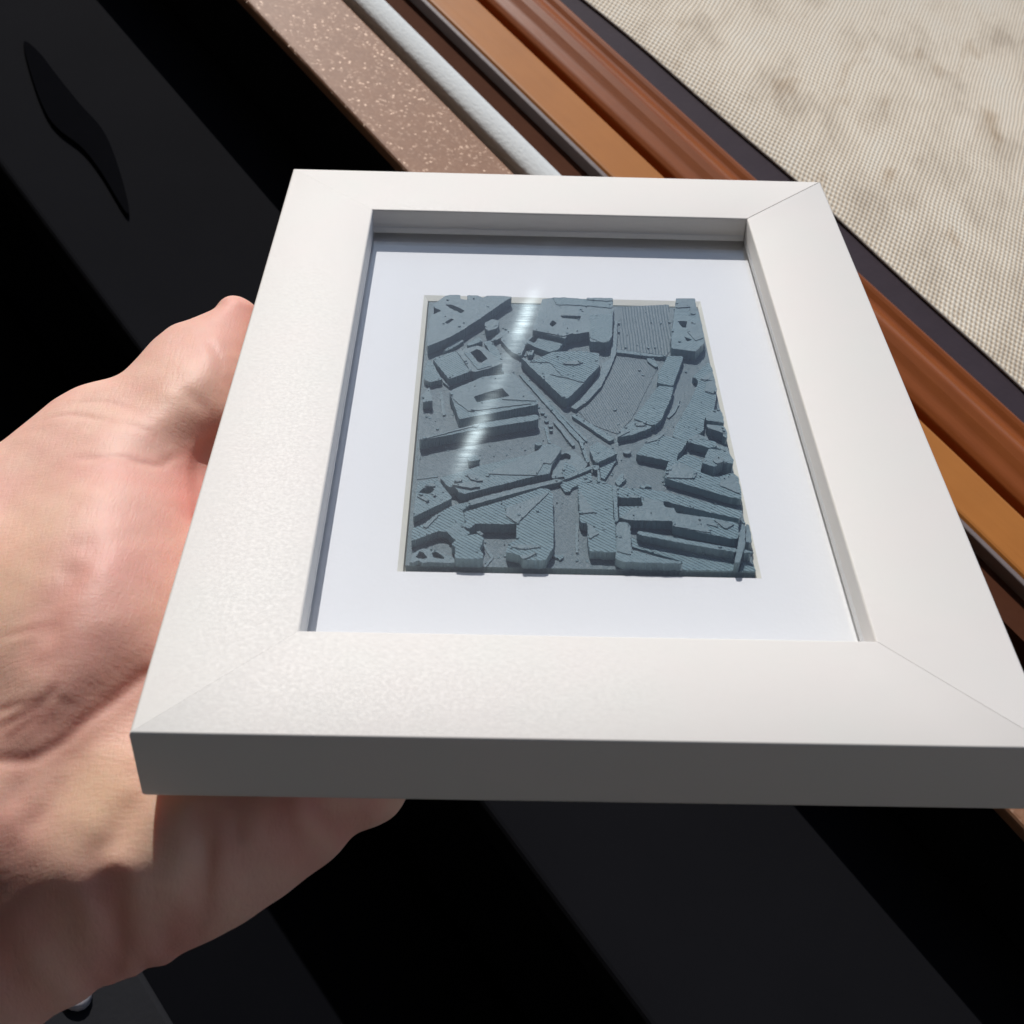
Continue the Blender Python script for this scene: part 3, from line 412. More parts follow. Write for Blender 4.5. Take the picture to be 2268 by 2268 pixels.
HAND_TOP=[[-58.9,71.3],[-52.9,70.1],[-48.5,70.7],[-46.2,73.2],[-42.5,78.5],[-39.6,82.5],[-36.3,85.6],[-32.0,87.6],[-28.1,88.7],[-26.4,92.1],[-24.6,97.1],[-22.5,101.7],[-19.8,105.4],[-16.9,106.6],[-12.2,110.0],[-11.4,113.0],[-10.0,115.1],[-8.2,115.8],[-5.9,115.6],[-3.8,114.2],[-1.6,111.9]]
HAND_LOW=[[38.0,-3.3],[36.3,-6.0],[33.3,-7.9],[29.9,-9.2],[28.6,-10.7],[27.0,-12.7],[23.2,-15.5],[20.0,-18.1],[15.8,-21.1],[11.9,-23.7],[7.6,-25.9],[2.6,-28.1],[0.7,-29.6],[-1.1,-30.1],[-2.8,-30.0],[-4.4,-31.5],[-6.8,-32.0],[-8.3,-33.0],[-10.4,-33.1],[-11.6,-34.3],[-14.1,-35.9],[-17.6,-37.5],[-20.6,-39.7],[-25.0,-42.9],[-30.9,-46.7]]
CREASES=[[0.35,0.9,0,[[-10.1,96.1],[-7.7,93.3],[-5.6,89.8],[-4.2,85.9],[-3.5,83.1]]],[0.4,1.3,0,[[-11.7,81.0],[-8.5,77.4],[-6.5,75.3],[-5.1,72.8]]],[1.4,1.2,1,[[-3.4,72.7],[-4.8,71.1],[-6.3,68.6],[-7.4,65.3],[-7.3,60.6],[-5.6,54.3],[-4.1,49.8]]],[0.3,0.7,0,[[-27.3,60.2],[-22.1,59.5],[-18.3,60.2],[-14.7,59.5],[-11.5,60.2],[-10.8,62.1],[-8.3,65.2]]],[0.25,0.6,0,[[-22.4,69.8],[-18.6,69.0],[-15.2,67.6],[-13.8,66.2]]],[0.25,0.6,0,[[-37.5,72.3],[-32.4,72.8],[-28.1,71.9],[-22.4,69.8]]],[0.15,0.6,0,[[-33.7,76.8],[-28.6,76.6],[-24.0,75.6],[-17.6,72.7]]],[0.45,1.0,2,[[-4.7,14.7],[-5.2,14.1],[-7.3,11.6],[-9.0,9.5],[-12.6,5.7],[-14.7,3.1],[-17.3,1.1],[-20.4,-0.4],[-25.4,-0.2],[-30.7,0.6]]],[0.7,2.5,0,[[-18.8,35.9],[-19.1,29.5],[-20.3,24.7],[-20.3,19.1],[-20.6,16.6]]],[0.25,0.7,0,[[-16.7,13.0],[-17.7,10.3],[-19.3,8.5],[-22.1,7.8]]],[0.2,0.6,0,[[-13.7,8.3],[-16.2,8.6],[-17.7,10.3]]],[0.3,0.6,0,[[-29.7,7.5],[-26.9,7.9],[-20.9,8.6]]],[0.3,0.6,0,[[-27.7,4.5],[-23.2,6.3],[-18.5,7.9]]],[0.2,0.6,0,[[-30.6,20.2],[-25.4,20.8],[-20.7,21.8]]],[0.25,0.6,0,[[-24.5,3.3],[-21.3,5.3],[-19.0,6.4]]],[1.0,1.5,3,[[8.4,-9.8],[8.7,-14.4],[8.1,-18.5],[7.2,-22.5],[5.6,-25.7],[3.6,-28.7]]],[1.5,1.6,3,[[-4.8,-19.9],[-4.5,-23.0],[-5.0,-26.4],[-6.2,-29.2],[-9.4,-33.7]]],[1.2,1.2,3,[[4.2,-23.5],[0.4,-28.2],[-1.6,-30.6]]],[0.7,1.3,0,[[12.4,-6.9],[12.7,-9.3],[13.2,-12.3],[13.8,-14.6]]],[0.6,1.5,0,[[18.1,-6.7],[17.8,-11.5],[18.4,-13.8]]],[0.7,1.3,0,[[20.6,-6.6],[20.6,-9.0],[21.2,-11.9],[22.9,-14.0]]],[0.9,1.0,0,[[24.3,-5.9],[25.5,-8.0],[27.4,-9.0]]],[0.6,1.2,0,[[32.1,-5.2],[31.2,-7.5],[30.4,-10.1]]],[0.8,2.2,0,[[-23.1,-29.0],[-21.9,-29.5],[-20.4,-33.1],[-18.6,-35.7]]],[0.5,2.5,0,[[-13.9,-23.7],[-11.6,-26.5],[-10.1,-29.3]]],[0.8,2.2,0,[[-2.6,-4.3],[-3.4,-8.6],[-4.7,-12.4],[-6.3,-14.9],[-6.7,-17.3],[-5.4,-19.7]]],[0.4,1.6,0,[[-13.7,-1.3],[-14.7,-4.6],[-15.7,-7.9],[-20.6,-13.2]]],[0.4,1.6,0,[[-21.5,-1.2],[-21.9,-5.8],[-23.9,-10.0]]]]

# ================================================================== WINDOW BEHIND (strips that run along DS, across DL)
DS = Vector((-0.653714, 0.756742, 0)); DL = Vector((0.756742, 0.653714, 0))
H0 = -119.45
S0, S1 = -420.0, 900.0
def root_bg(name, s, l, h):
    e = bpy.data.objects.new(name, None); e.empty_display_size = 0.02
    e.matrix_world = Matrix.Translation((DS * s + DL * l + Vector((0, 0, h))) * 0.001) @ Matrix(((DS.x, DL.x, 0), (DS.y, DL.y, 0), (0, 0, 1))).to_4x4()
    # handedness: DS x DL = -Z, so the local z axis is flipped to keep a proper rotation
    e.matrix_world = Matrix.Translation((DS * s + DL * l + Vector((0, 0, h))) * 0.001) @ Matrix(((DL.x, DS.x, 0), (DL.y, DS.y, 0), (0, 0, 1))).to_4x4()
    e['_o'] = (l, s, h); COL.objects.link(e); return e
def closed_curve(P, n=6):
    P = [Vector(p) for p in P]; out = []; m = len(P)
    for i in range(m):
        a, b, c, d = P[i - 1], P[i], P[(i + 1) % m], P[(i + 2) % m]
        for k in range(n):
            t = k / n; v = 0.5 * ((2 * b) + (c - a) * t + (2 * a - 5 * b + 4 * c - d) * t * t + (3 * b - a - 3 * c + d) * t ** 3); out.append((v.x, v.y))
    return out
def strip(name, prof, mat, parent, s0=S0, s1=S1, smooth=False, n=1, bend=None):
    """prof: closed outline of (l,h) millimetres, extruded along the window"""
    o = parent['_o']; V = []; F = []; k = len(prof)
    for i in range(n + 1):
        s = s0 + (s1 - s0) * i / n; dl = bend(s) if bend else 0
        for (l, h) in prof: V.append(((l + dl - o[0]) * .001, (s - o[1]) * .001, (h - o[2]) * .001))
    for i in range(n):
        for j in range(k):
            a = i * k + j; b = i * k + (j + 1) % k; F.append((a, b, b + k, a + k))
    F.append(tuple(range(k))[::-1]); F.append(tuple(n * k + j for j in range(k)))
    ob = mesh_obj(name, V, F, mat, parent, smooth)
    me = ob.data; bm = bmesh.new(); bm.from_mesh(me); bmesh.ops.recalc_face_normals(bm, faces=bm.faces)
    for f_ in bm.faces:
        if len(f_.verts) != 4: f_.smooth = False
    bm.to_mesh(me); bm.free()
    return ob
def rect(l0, l1, h0, h1): return [(l0, h0), (l1, h0), (l1, h1), (l0, h1)]

m_board = mat_flake('brown_flake_paint', (0.34, 0.165, 0.085), (0.9, 0.74, 0.62), 0.022)
m_batten = mat_wood('orange_varnish', (0.50, 0.175, 0.028), (0.60, 0.23, 0.045), 0.5)
m_mold = mat_wood('red_brown_varnish', (0.29, 0.075, 0.016), (0.43, 0.125, 0.028), 0.35)
m_recess = mat_plain('dark_brown_recess', (0.075, 0.026, 0.014), (0.105, 0.04, 0.02), 0.8, spec=0.05)
m_alu = mat_plain('brown_grey_seal', (0.20, 0.16, 0.15), (0.26, 0.21, 0.20), 0.5)
m_purple = mat_plain('dark_purple_plastic', (0.040, 0.028, 0.036), (0.058, 0.042, 0.052), 0.7, spec=0.15)
m_black = mat_plain('black_gap', (0.006, 0.006, 0.007), (0.010, 0.010, 0.011), 0.8, spec=0.1)

win = root_bg('window_frame', 0, 212, H0 - 76.7)
tag(win, 'brown varnished wooden window frame and sill running diagonally behind the picture frame', 'window frame')
bevel(strip('sill_board', rect(212.0, 248.3, H0 - 5, H0), m_board, win), 0.0015, 3)
strip('gap_floor', rect(248.3, 253.4, H0 - 18, H0 - 9), m_black, win)
pile = [(254.6, H0 - 18), (266.6, H0 - 18)] + [(260.6 + 6.0 * math.cos(a), H0 - 3.2 + 2.4 * math.sin(a)) for a in np.linspace(0, math.pi, 9)]
strip('pile_seal', pile, mat_pile(), win, 40, S1, smooth=True, n=30)
strip('recess_strip', rect(266.6, 279.0, H0 - 20, H0 - 5), m_recess, win)
bevel(strip('seal_lip', rect(279.0, 281.2, H0 - 20, H0 - 0.5), m_alu, win), 0.0005)
bevel(strip('batten', rect(281.2, 301.7, H0 - 20, H0), m_batten, win), 0.0018, 3)
strip('groove_floor', rect(301.7, 311.5, H0 - 30, H0 - 12), m_recess, win)
prof = [(311.5, H0 - 30), (311.5, H0 - 6), (314, H0 - 4.4), (318, H0 - 3.6), (321.5, H0 - 1.8), (325, H0 - 0.6), (328, H0 - 1.4), (330.5, H0 - 3.6),
        (334, H0 - 4.6), (336.5, H0 - 3.0), (338.4, H0 - 2.2), (339.6, H0 - 3.5), (339.6, H0 - 30)]
bevel(strip('molding', prof, m_mold, win), 0.0012, 3, 10)
strip('outer_strip', rect(339.6, 362.0, H0 - 30, H0 - 5), m_purple, win)

# woven screen cloth lying over the outer half of the window
scr = root_bg('woven_screen', 60, 355, H0 - 4.3)
tag(scr, 'cream woven mesh screen cloth with a bowed edge and faint brown stains', 'window screen')
V, F = [], []; ns, nl = 90, 60
def edge_l(s): return 355.8 - 4.5 * ((s - 120) / 150.0) ** 2 + 0.5 * math.sin(s * 0.06)
for i in range(ns + 1):
    s = -420 + 1320 * i / ns
    for j in range(nl + 1):
        t = j / nl; l = max(edge_l(s), 330) + 620 * t ** 1.6
        V.append(((l - 355) * .001, (s - 60) * .001, (-0.08 * (l - edge_l(s)) * min(1, (l - edge_l(s)) / 60) + 0.9 * math.sin(s * .021 + l * .013) * min(1, t * 8) + 0.7 * math.sin(l * .05 - s * .017) * min(1, t * 8)) * .001))
for i in range(ns):
    for j in range(nl):
        a = i * (nl + 1) + j; F.append((a, a + 1, a + nl + 2, a + nl + 1))
cloth = mesh_obj('cloth', V, F, mat_weave(), scr, True)
so_ = cloth.modifiers.new('thickness', 'SOLIDIFY'); so_.thickness = 0.0008; so_.offset = 0
hem = strip('hem_edge', [(-0.4, 0), (0.3, -0.6), (1.0, 0), (0.3, 0.6)], mat_plain('hem_thread', (0.42, 0.39, 0.34), (0.55, 0.51, 0.45), 0.8), scr, smooth=True, n=90)
o = scr['_o']; k = 4
for i in range(91):
    s = S0 + (S1 - S0) * i / 90
    for j, (dl, dh) in enumerate([(-0.4, 0), (0.3, -0.6), (1.0, 0), (0.3, 0.6)]):
        hem.data.vertices[i * k + j].co = ((max(edge_l(s), 330) + dl - o[0]) * .001, (s - o[1]) * .001, dh * .001)

# dark room side below the sill
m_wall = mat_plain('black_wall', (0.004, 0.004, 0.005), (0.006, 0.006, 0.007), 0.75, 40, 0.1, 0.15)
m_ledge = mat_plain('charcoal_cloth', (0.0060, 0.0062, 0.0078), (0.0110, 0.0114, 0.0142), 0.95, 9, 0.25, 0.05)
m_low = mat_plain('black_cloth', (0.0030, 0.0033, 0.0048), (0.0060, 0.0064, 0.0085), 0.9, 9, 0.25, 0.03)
wall = root_bg('interior_wall', 0, 214, -900)
tag(wall, kind='structure')
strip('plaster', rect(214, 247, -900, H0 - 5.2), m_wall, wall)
led = root_bg('charcoal_ledge', 0, 170, -600); tag(led, 'flat charcoal ledge along the black wall under the window sill', 'ledge')
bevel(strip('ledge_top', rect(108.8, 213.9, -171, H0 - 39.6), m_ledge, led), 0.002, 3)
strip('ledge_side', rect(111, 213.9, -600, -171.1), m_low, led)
ben = root_bg('black_bench', 0, 0, -900); tag(ben, 'low black bench top below the charcoal ledge', 'bench')
def cushion(l): return 0
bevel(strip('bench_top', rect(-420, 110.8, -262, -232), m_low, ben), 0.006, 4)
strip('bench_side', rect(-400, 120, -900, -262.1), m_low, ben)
fl = root_bg('floor', 0, 0, -900); tag(fl, kind='structure')
mesh_obj('floor_sheet', [(-6, -6, 0), (6, -6, 0), (6, 6, 0), (-6, 6, 0)], [(0, 1, 2, 3)], mat_plain('dark_floor', (0.02, 0.018, 0.016), (0.03, 0.027, 0.024), 0.7), fl)
# unseen room added round the camera to keep sky light to the window side
m_plaster = mat_plain('grey_plaster', (0.60, 0.54, 0.49), (0.66, 0.60, 0.55), 0.9, 5, 0.1)
for nm, a in (('unseen_ceiling', (-2600, 310, -2800, 2800, 1500, 1560)), ('unseen_back_wall', (-2660, -2601, -2800, 2800, -900, 1499)),
              ('unseen_side_wall', (-2600, 310, -2860, -2801, -900, 1499)), ('unseen_side_wall', (-2600, 310, 2801, 2860, -900, 1499))):
    r_ = root_bg(nm, (a[2] + a[3]) / 2, (a[0] + a[1]) / 2, a[4]); tag(r_, kind='structure')
    strip('plaster', rect(a[0], a[1], a[4], a[5]), m_plaster, r_, a[2], a[3])
# dark sheet on the ledge (far left), added in place of a shaded patch
st = root_bg('shade_patch', 309.5, 142.8, H0 - 39.6); tag(st, 'thin matt black sheet standing in for shade on the charcoal ledge at upper left', 'shade patch')
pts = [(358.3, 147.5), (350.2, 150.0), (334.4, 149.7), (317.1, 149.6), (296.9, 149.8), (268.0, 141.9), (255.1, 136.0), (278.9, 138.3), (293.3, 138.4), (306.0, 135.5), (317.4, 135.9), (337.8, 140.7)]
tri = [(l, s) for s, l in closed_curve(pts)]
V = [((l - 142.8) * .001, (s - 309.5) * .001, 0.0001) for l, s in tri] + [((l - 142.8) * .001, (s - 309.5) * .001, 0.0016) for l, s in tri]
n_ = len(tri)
bevel(mesh_obj('shade_sheet', V, [tuple(range(n_))[::-1], tuple(range(n_, 2 * n_))] + [(i, (i + 1) % n_, (i + 1) % n_ + n_, i + n_) for i in range(n_)], mat_plain('shade_black', (0.0045, 0.0046, 0.0058), (0.006, 0.0062, 0.0075), 1.0, spec=0.0), st), 0.0006)
# small latch by the wrist
la = root_bg('window_latch', 40, 8, -232); tag(la, 'small dark latch block with a silver button below the wrist', 'latch')
bevel(strip('latch_block', rect(-14, 22, -231.9, -226), mat_plain('dark_grey_plastic', (0.018, 0.019, 0.022), (0.024, 0.025, 0.03), 0.8, spec=0.1), la, 6, 62), 0.002, 3)
V, F = [], []
for i, (rr, zz) in enumerate([(4.4, -226), (4.4, -224.6), (4.0, -223.9), (3.2, -223.6)]):
    for j in range(16):
        a = 2 * math.pi * j / 16; V.append(((3.5 + rr * math.cos(a) - 8) * .001, (40 + rr * 1.25 * math.sin(a) - 40) * .001, (zz + 232) * .001))
for i in range(3):
    for j in range(16): F.append((i * 16 + j, i * 16 + (j + 1) % 16, (i + 1) * 16 + (j + 1) % 16, (i + 1) * 16 + j))
F.append(tuple(48 + j for j in range(16)))
mb = M('silver_metal'); mb.set(Base_Color=(0.42, 0.41, 0.44, 1), Metallic=0.0, Roughness=0.4)
mesh_obj('button', V, F, mb.m, la, True)

# ================================================================== PICTURE FRAME
pf = frame_empty('picture_frame', (Wd / 2, Ht / 2, -THICK))
tag(pf, 'white box picture frame held in a hand, white mat around the relief map', 'picture frame')
m_foil = mat_frame()
def rail(name, side, label=None):
    e = 0.45
    pr = [(0, -THICK + 1.6)] + [(1.6 - 1.6 * math.cos(a), -THICK + 1.6 - 1.6 * math.sin(a)) for a in np.linspace(0.3, math.pi / 2, 4)]
    pr += [(RAIL - 5.0, -THICK), (RAIL - 5.0, -LIP - 0.01), (RAIL, -LIP)]
    pr += [(RAIL - e + e * math.cos(a), -e + e * math.sin(a)) for a in np.linspace(0, math.pi / 2, 5)]
    pr += [(e - e * math.sin(a), -e + e * math.cos(a)) for a in np.linspace(0, math.pi / 2, 5)]
    n = len(pr); V, F = [], []
    L = {'b': Wd, 't': Wd, 'l': Ht, 'r': Ht}[side]
    g0, g1 = {'b': (0.015, 0.05), 't': (0.012, 0.16), 'l': (0.015, 0.012), 'r': (0.05, 0.16)}[side]
    def put(t, d, z):
        if side == 'b': return (t, d, z)
        if side == 't': return (t, Ht - d, z)
        if side == 'l': return (d, t, z)
        return (Wd - d, t, z)
    NS = 12
    for i in range(NS + 1):
        u = i / NS
        for (d, z) in pr:
            a = d + g0; b = L - d - g1
            V.append(loc(pf, put(a + (b - a) * u, d, z)))
    for i in range(NS):
        for j in range(n):
            F.append((i * n + j, i * n + (j + 1) % n, (i + 1) * n + (j + 1) % n, (i + 1) * n + j))
    F.append(tuple(range(n))); F.append(tuple(NS * n + j for j in range(n)))
    ob = mesh_obj(name, V, F, m_foil, pf)
    bm = bmesh.new(); bm.from_mesh(ob.data); bmesh.ops.recalc_face_normals(bm, faces=bm.faces)
    for f_ in bm.faces: f_.smooth = len(f_.verts) == 4
    for e_ in bm.edges:
        if len(e_.link_faces) == 2 and e_.calc_face_angle(0) > 0.6: e_.smooth = False
    bm.to_mesh(ob.data); bm.free()
    return ob
for s_ in 'btlr': rail('rail', s_)
# mat board with bevelled window
z0, z1 = -MATZ, -MATZ - 1.9
ox0, ox1, oy0, oy1 = RAIL - 4.8, Wd - RAIL + 4.8, RAIL - 4.8, Ht - RAIL + 4.8
o4 = [(ox0, oy0), (ox1, oy0), (ox1, oy1), (ox0, oy1)]; i4 = [(MX0, MY0), (MX1, MY0), (MX1, MY1), (MX0, MY1)]
V = [loc(pf, (x, y, z0)) for x, y in o4] + [loc(pf, (x, y, z0)) for x, y in i4] + [loc(pf, (x, y, z1)) for x, y in o4] + [loc(pf, (x, y, z1)) for x, y in i4]
F = [(i, (i + 1) % 4, (i + 1) % 4 + 4, i + 4) for i in range(4)] + [(i + 8, i + 12, (i + 1) % 4 + 12, (i + 1) % 4 + 8) for i in range(4)] + [(i, i + 8, (i + 1) % 4 + 8, (i + 1) % 4) for i in range(4)]
mesh_obj('mat_board', V, F, mat_paper(), pf)
b_ = 1.25
j4 = [(MX0 + 0.95, MY0 + 0.2), (MX1 - 0.7, MY0 + 0.2), (MX1 - 0.7, MY1 - 1.7), (MX0 + 0.95, MY1 - 1.7)]
V = [loc(pf, (x, y, z0 + 0.01)) for x, y in i4] + [loc(pf, (x, y, z0 - 0.5)) for x, y in j4] + [loc(pf, (x, y, z1)) for x, y in j4]
m_core = mat_core()
mesh_obj('mat_bevel', V, [(i, (i + 1) % 4, (i + 1) % 4 + 4, i + 4) for i in range(4)] + [(i + 4, (i + 1) % 4 + 4, (i + 1) % 4 + 8, i + 8) for i in range(4)], m_core, pf)
def slab(name, x0, x1, y0, y1, za, zb, mat, parent):
    V = [loc(parent, p) for p in ((x0, y0, za), (x1, y0, za), (x1, y1, za), (x0, y1, za), (x0, y0, zb), (x1, y0, zb), (x1, y1, zb), (x0, y1, zb))]
    return mesh_obj(name, V, [(3, 2, 1, 0), (4, 5, 6, 7), (0, 1, 5, 4), (1, 2, 6, 5), (2, 3, 7, 6), (3, 0, 4, 7)], mat, parent)
slab('backing_board', ox0, ox1, oy0, oy1, -THICK + 1.0, z1 - 0.02, m_core, pf)
slab('glass_pane', RAIL + .02, Wd - RAIL - .02, RAIL + .02, Ht - RAIL - .02, -4.75, -4.35, mat_glass(), pf)

# ================================================================== RELIEF CITY MODEL
ST = -7.5
city = frame_empty('city_model', (66.5, 90.0, z1))
tag(city, 'grey 3D printed relief map of a city with river and blocks inside the white mat', 'relief map')
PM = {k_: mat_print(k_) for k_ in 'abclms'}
V = []; nx = 1
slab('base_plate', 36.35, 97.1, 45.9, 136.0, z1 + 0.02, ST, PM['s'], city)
def jitter_poly(P, k=0.0):
    return P
def round_poly(P, r=0.35):
    out = []; n = len(P)
    for i in range(n):
        a, b, c = Vector(P[i - 1]), Vector(P[i]), Vector(P[(i + 1) % n])
        l1, l2 = (a - b).length, (c - b).length
        if l1 < 1e-6 or l2 < 1e-6: continue
        q = min(r, l1 * .4, l2 * .4)
        out.append(tuple(b + (a - b) / l1 * q)); out.append(tuple(b + (a - b) / l1 * q * .3 + (c - b) / l2 * q * .3)); out.append(tuple(b + (c - b) / l2 * q))
    fin = []; n = len(out); rg = random.Random(int(abs(P[0][0]) * 977 + abs(P[0][1]) * 131))
    for i in range(n):
        a, b = Vector(out[i]), Vector(out[(i + 1) % n]); L = (b - a).length; k = max(1, int(L / 0.55))
        for j in range(k):
            q = a + (b - a) * j / k; fin.append((q.x + rg.gauss(0, 0.045), q.y + rg.gauss(0, 0.045)))
    return fin
def prism(name, outer, holes, za, zb, mat, parent):
    loops = [round_poly(outer, 0.3)] + [round_poly(h, 0.25) for h in holes]
    def area(P): return sum(P[i - 1][0] * P[i][1] - P[i][0] * P[i - 1][1] for i in range(len(P)))
    loops = [L if (area(L) > 0) == (k == 0) else L[::-1] for k, L in enumerate(loops)]
    flat = [p for L in loops for p in L]; n = len(flat)
    tris = tessellate_polygon([[Vector((x, y, 0)) for x, y in L] for L in loops])
    V = [loc(parent, (x, y, zb)) for x, y in flat] + [loc(parent, (x, y, za)) for x, y in flat]
    F = []
    for t in tris:
        a, b, c = (flat[i] for i in t)
        F.append(tuple(t) if (b[0] - a[0]) * (c[1] - a[1]) - (b[1] - a[1]) * (c[0] - a[0]) > 0 else tuple(t)[::-1])
    k = 0
    for L in loops:
        m_ = len(L)
        for i in range(m_): a, b = k + i, k + (i + 1) % m_; F.append((b, a, a + n, b + n))
        k += m_
    return mesh_obj(name, V, F, mat, parent)
for idx, (nm, h0, h1, mk, outer, holes) in enumerate(CITY):
    outer = [(x, max(y, 45.7)) for x, y in outer]
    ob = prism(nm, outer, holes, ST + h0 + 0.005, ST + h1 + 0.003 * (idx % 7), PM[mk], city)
# crumbs and stringing left by the printer, on streets and roofs
rr = random.Random(7); V, F = [], []
from mathutils.geometry import intersect_point_line
def pip(x, y, P):
    c = False; j = len(P) - 1
    for i in range(len(P)):
        if (P[i][1] > y) != (P[j][1] > y) and x < (P[j][0] - P[i][0]) * (y - P[i][1]) / (P[j][1] - P[i][1]) + P[i][0]: c = not c
        j = i
    return c
for _ in range(620):
    x, y = rr.uniform(37, 96.5), rr.uniform(46.5, 135.5)
    if rr.random() < 0.6:
        o_ = rr.choice([c for c in CITY if c[2] > .5])[4]; k = rr.randrange(len(o_)); t = rr.random(); a, b = o_[k], o_[(k + 1) % len(o_)]
        x, y = a[0] + (b[0] - a[0]) * t + rr.gauss(0, .25), a[1] + (b[1] - a[1]) * t + rr.gauss(0, .25)
        if not (37 < x < 96.5 and 46.5 < y < 135.5): continue
    h = 0
    for c in CITY:
        if c[2] > h and pip(x, y, c[4]) and not any(pip(x, y, q) for q in c[5]): h = c[2]
    r = rr.choice([.12, .18, .25, .4]); hh = rr.uniform(.06, .28); n = rr.choice([5, 6, 7]); base = len(V); an = rr.random() * 6; st_ = rr.uniform(.5, 1.6)
    for z_, k_ in ((ST + h - .02, 1), (ST + h + hh, .6)):
        for j in range(n):
            a = an + 2 * math.pi * j / n; u_, v_ = r * st_ * k_ * math.cos(a), r * k_ * math.sin(a) * rr.uniform(.8, 1.1)
            V.append(loc(city, (x + u_ * math.cos(an) - v_ * math.sin(an), y + u_ * math.sin(an) + v_ * math.cos(an), z_)))
    for j in range(n): F.append((base + j, base + (j + 1) % n, base + n + (j + 1) % n, base + n + j))
    F.append(tuple(base + n + j for j in range(n)))
tag(mesh_obj('print_crumbs', V, F, PM['b'], city), kind='stuff')

# ================================================================== HAND
E1 = np.array([1.0, 0, 0]); E2 = np.array([0, 0.866, 0.5]); EN = np.array([0, -0.5, 0.866])
ctrl = np.array(HAND_CTRL, float); TT = 7.0
def tps_fit(P, Z):
    n = len(P); d = np.linalg.norm(P[:, None] - P[None], axis=2)
    K = np.where(d > 0, d ** 2 * np.log(d + 1e-9), 0) + 40 * np.eye(n)
    A = np.hstack([np.ones((n, 1)), P]); Mx = np.block([[K, A], [A.T, np.zeros((3, 3))]])
    return np.linalg.solve(Mx, np.concatenate([Z, np.zeros(3)]))
TW = tps_fit(ctrl[:, :2], ctrl[:, 2])
def F0(ab):
    r = np.empty(len(ab))
    for i in range(0, len(ab), 20000):
        q = ab[i:i + 20000]; d = np.linalg.norm(q[:, None] - ctrl[None, :, :2], axis=2)
        r[i:i + 20000] = np.where(d > 0, d ** 2 * np.log(d + 1e-9), 0) @ TW[:len(ctrl)] + TW[-3] + q @ TW[-2:]
    return r
def catmull(P, n=8, closed=False):
    P = [np.array(p, float) for p in P]; out = []
    m = len(P)
    for i in range(m if closed else m - 1):
        if closed: a, b, c, d = P[i - 1], P[i], P[(i + 1) % m], P[(i + 2) % m]
        else: a, b, c, d = P[max(i - 1, 0)], P[i], P[i + 1], P[min(i + 2, m - 1)]
        for k in range(n):
            t = k / n
            out.append(0.5 * ((2 * b) + (c - a) * t + (2 * a - 5 * b + 4 * c - d) * t * t + (3 * b - a - 3 * c + d) * t ** 3))
    if not closed: out.append(P[-1])
    return np.array(out)
def poly_dist(ab, P, closed=True):
    """distance, nearest side sign (left of travel = +)"""
    A = P; B = np.roll(P, -1, 0) if closed else P[1:]
    if not closed: A = P[:-1]
    best = np.full(len(ab), 1e9); side = np.zeros(len(ab))
    for a, b in zip(A, B):
        e = b - a; L = max(e @ e, 1e-9); t = np.clip(((ab - a) @ e) / L, 0, 1)
        v = ab - (a + t[:, None] * e); d = np.hypot(v[:, 0], v[:, 1])
        m = d < best; best[m] = d[m]; cr = e[0] * (ab[:, 1] - a[1]) - e[1] * (ab[:, 0] - a[0]); side[m] = np.sign(cr[m])
    return best, side
def inside(ab, P):
    c = np.zeros(len(ab), bool); x, y = ab[:, 0], ab[:, 1]
    for (x0, y0), (x1, y1) in zip(P, np.roll(P, -1, 0)):
        if y0 == y1: continue
        m = (y0 > y) != (y1 > y); c ^= m & (x < (x1 - x0) * (y - y0) / (y1 - y0) + x0)
    return c
vis_top = catmull(HAND_TOP, 5); vis_low = catmull(HAND_LOW, 5)
ring = np.vstack([[[-122, 10]], [[-118, 36]], [[-100, 52]], vis_top, [[-0.8, 106], [-0.5, 98], [0.2, 90], [1.5, 83], [8, 80], [20, 76], [32, 62], [40, 46], [42, 28], [42, 10]], vis_low, [[-45, -56], [-75, -78], [-95, -85], [-112, -60]]])
ST_ = 0.8
ax = np.arange(-128, 50, ST_); bx = np.arange(-100, 122, ST_)
GA, GB = np.meshgrid(ax, bx, indexing='ij'); ab = np.stack([GA.ravel(), GB.ravel()], 1)
ins = inside(ab, ring); d, _ = poly_dist(ab, ring)
sdv = np.where(ins, d, -d).reshape(GA.shape)
keep = sdv > -ST_ * 0.75
# snap the fringe to the outline
gx, gy = np.gradient(sdv, ST_); gl = np.hypot(gx, gy) + 1e-9
fr = keep & (sdv < ST_ * 0.45)
A2 = GA.copy(); B2 = GB.copy()
A2[fr] -= (gx / gl * sdv)[fr]; B2[fr] -= (gy / gl * sdv)[fr]
D2 = np.where(fr, 0.0, np.maximum(sdv, 0))
AB = np.stack([A2.ravel(), B2.ravel()], 1); f0 = F0(AB).reshape(GA.shape)
def cap(dd, R): x = np.clip(1 - dd / R, 0, 1); return np.sqrt(np.maximum(1 - x * x, 0))
topH = f0 - TT * (1 - cap(D2, 9.0)); botH = f0 - TT - 13.0 * cap(D2, 15.0)
idx = -np.ones(GA.shape, int); ii = np.argwhere(keep); idx[keep] = np.arange(len(ii))
n_top = len(ii)
def P3(a, b, h): return np.outer(a, E1) + np.outer(b, E2) + np.outer(h, EN)
Vt = P3(A2[keep], B2[keep], topH[keep])
frk = fr[keep]; bot_idx = np.where(frk, np.arange(n_top), -1); nb = int((~frk).sum())
bot_idx[~frk] = n_top + np.arange(nb)
Vb = P3(A2[keep][~frk], B2[keep][~frk], botH[keep][~frk])
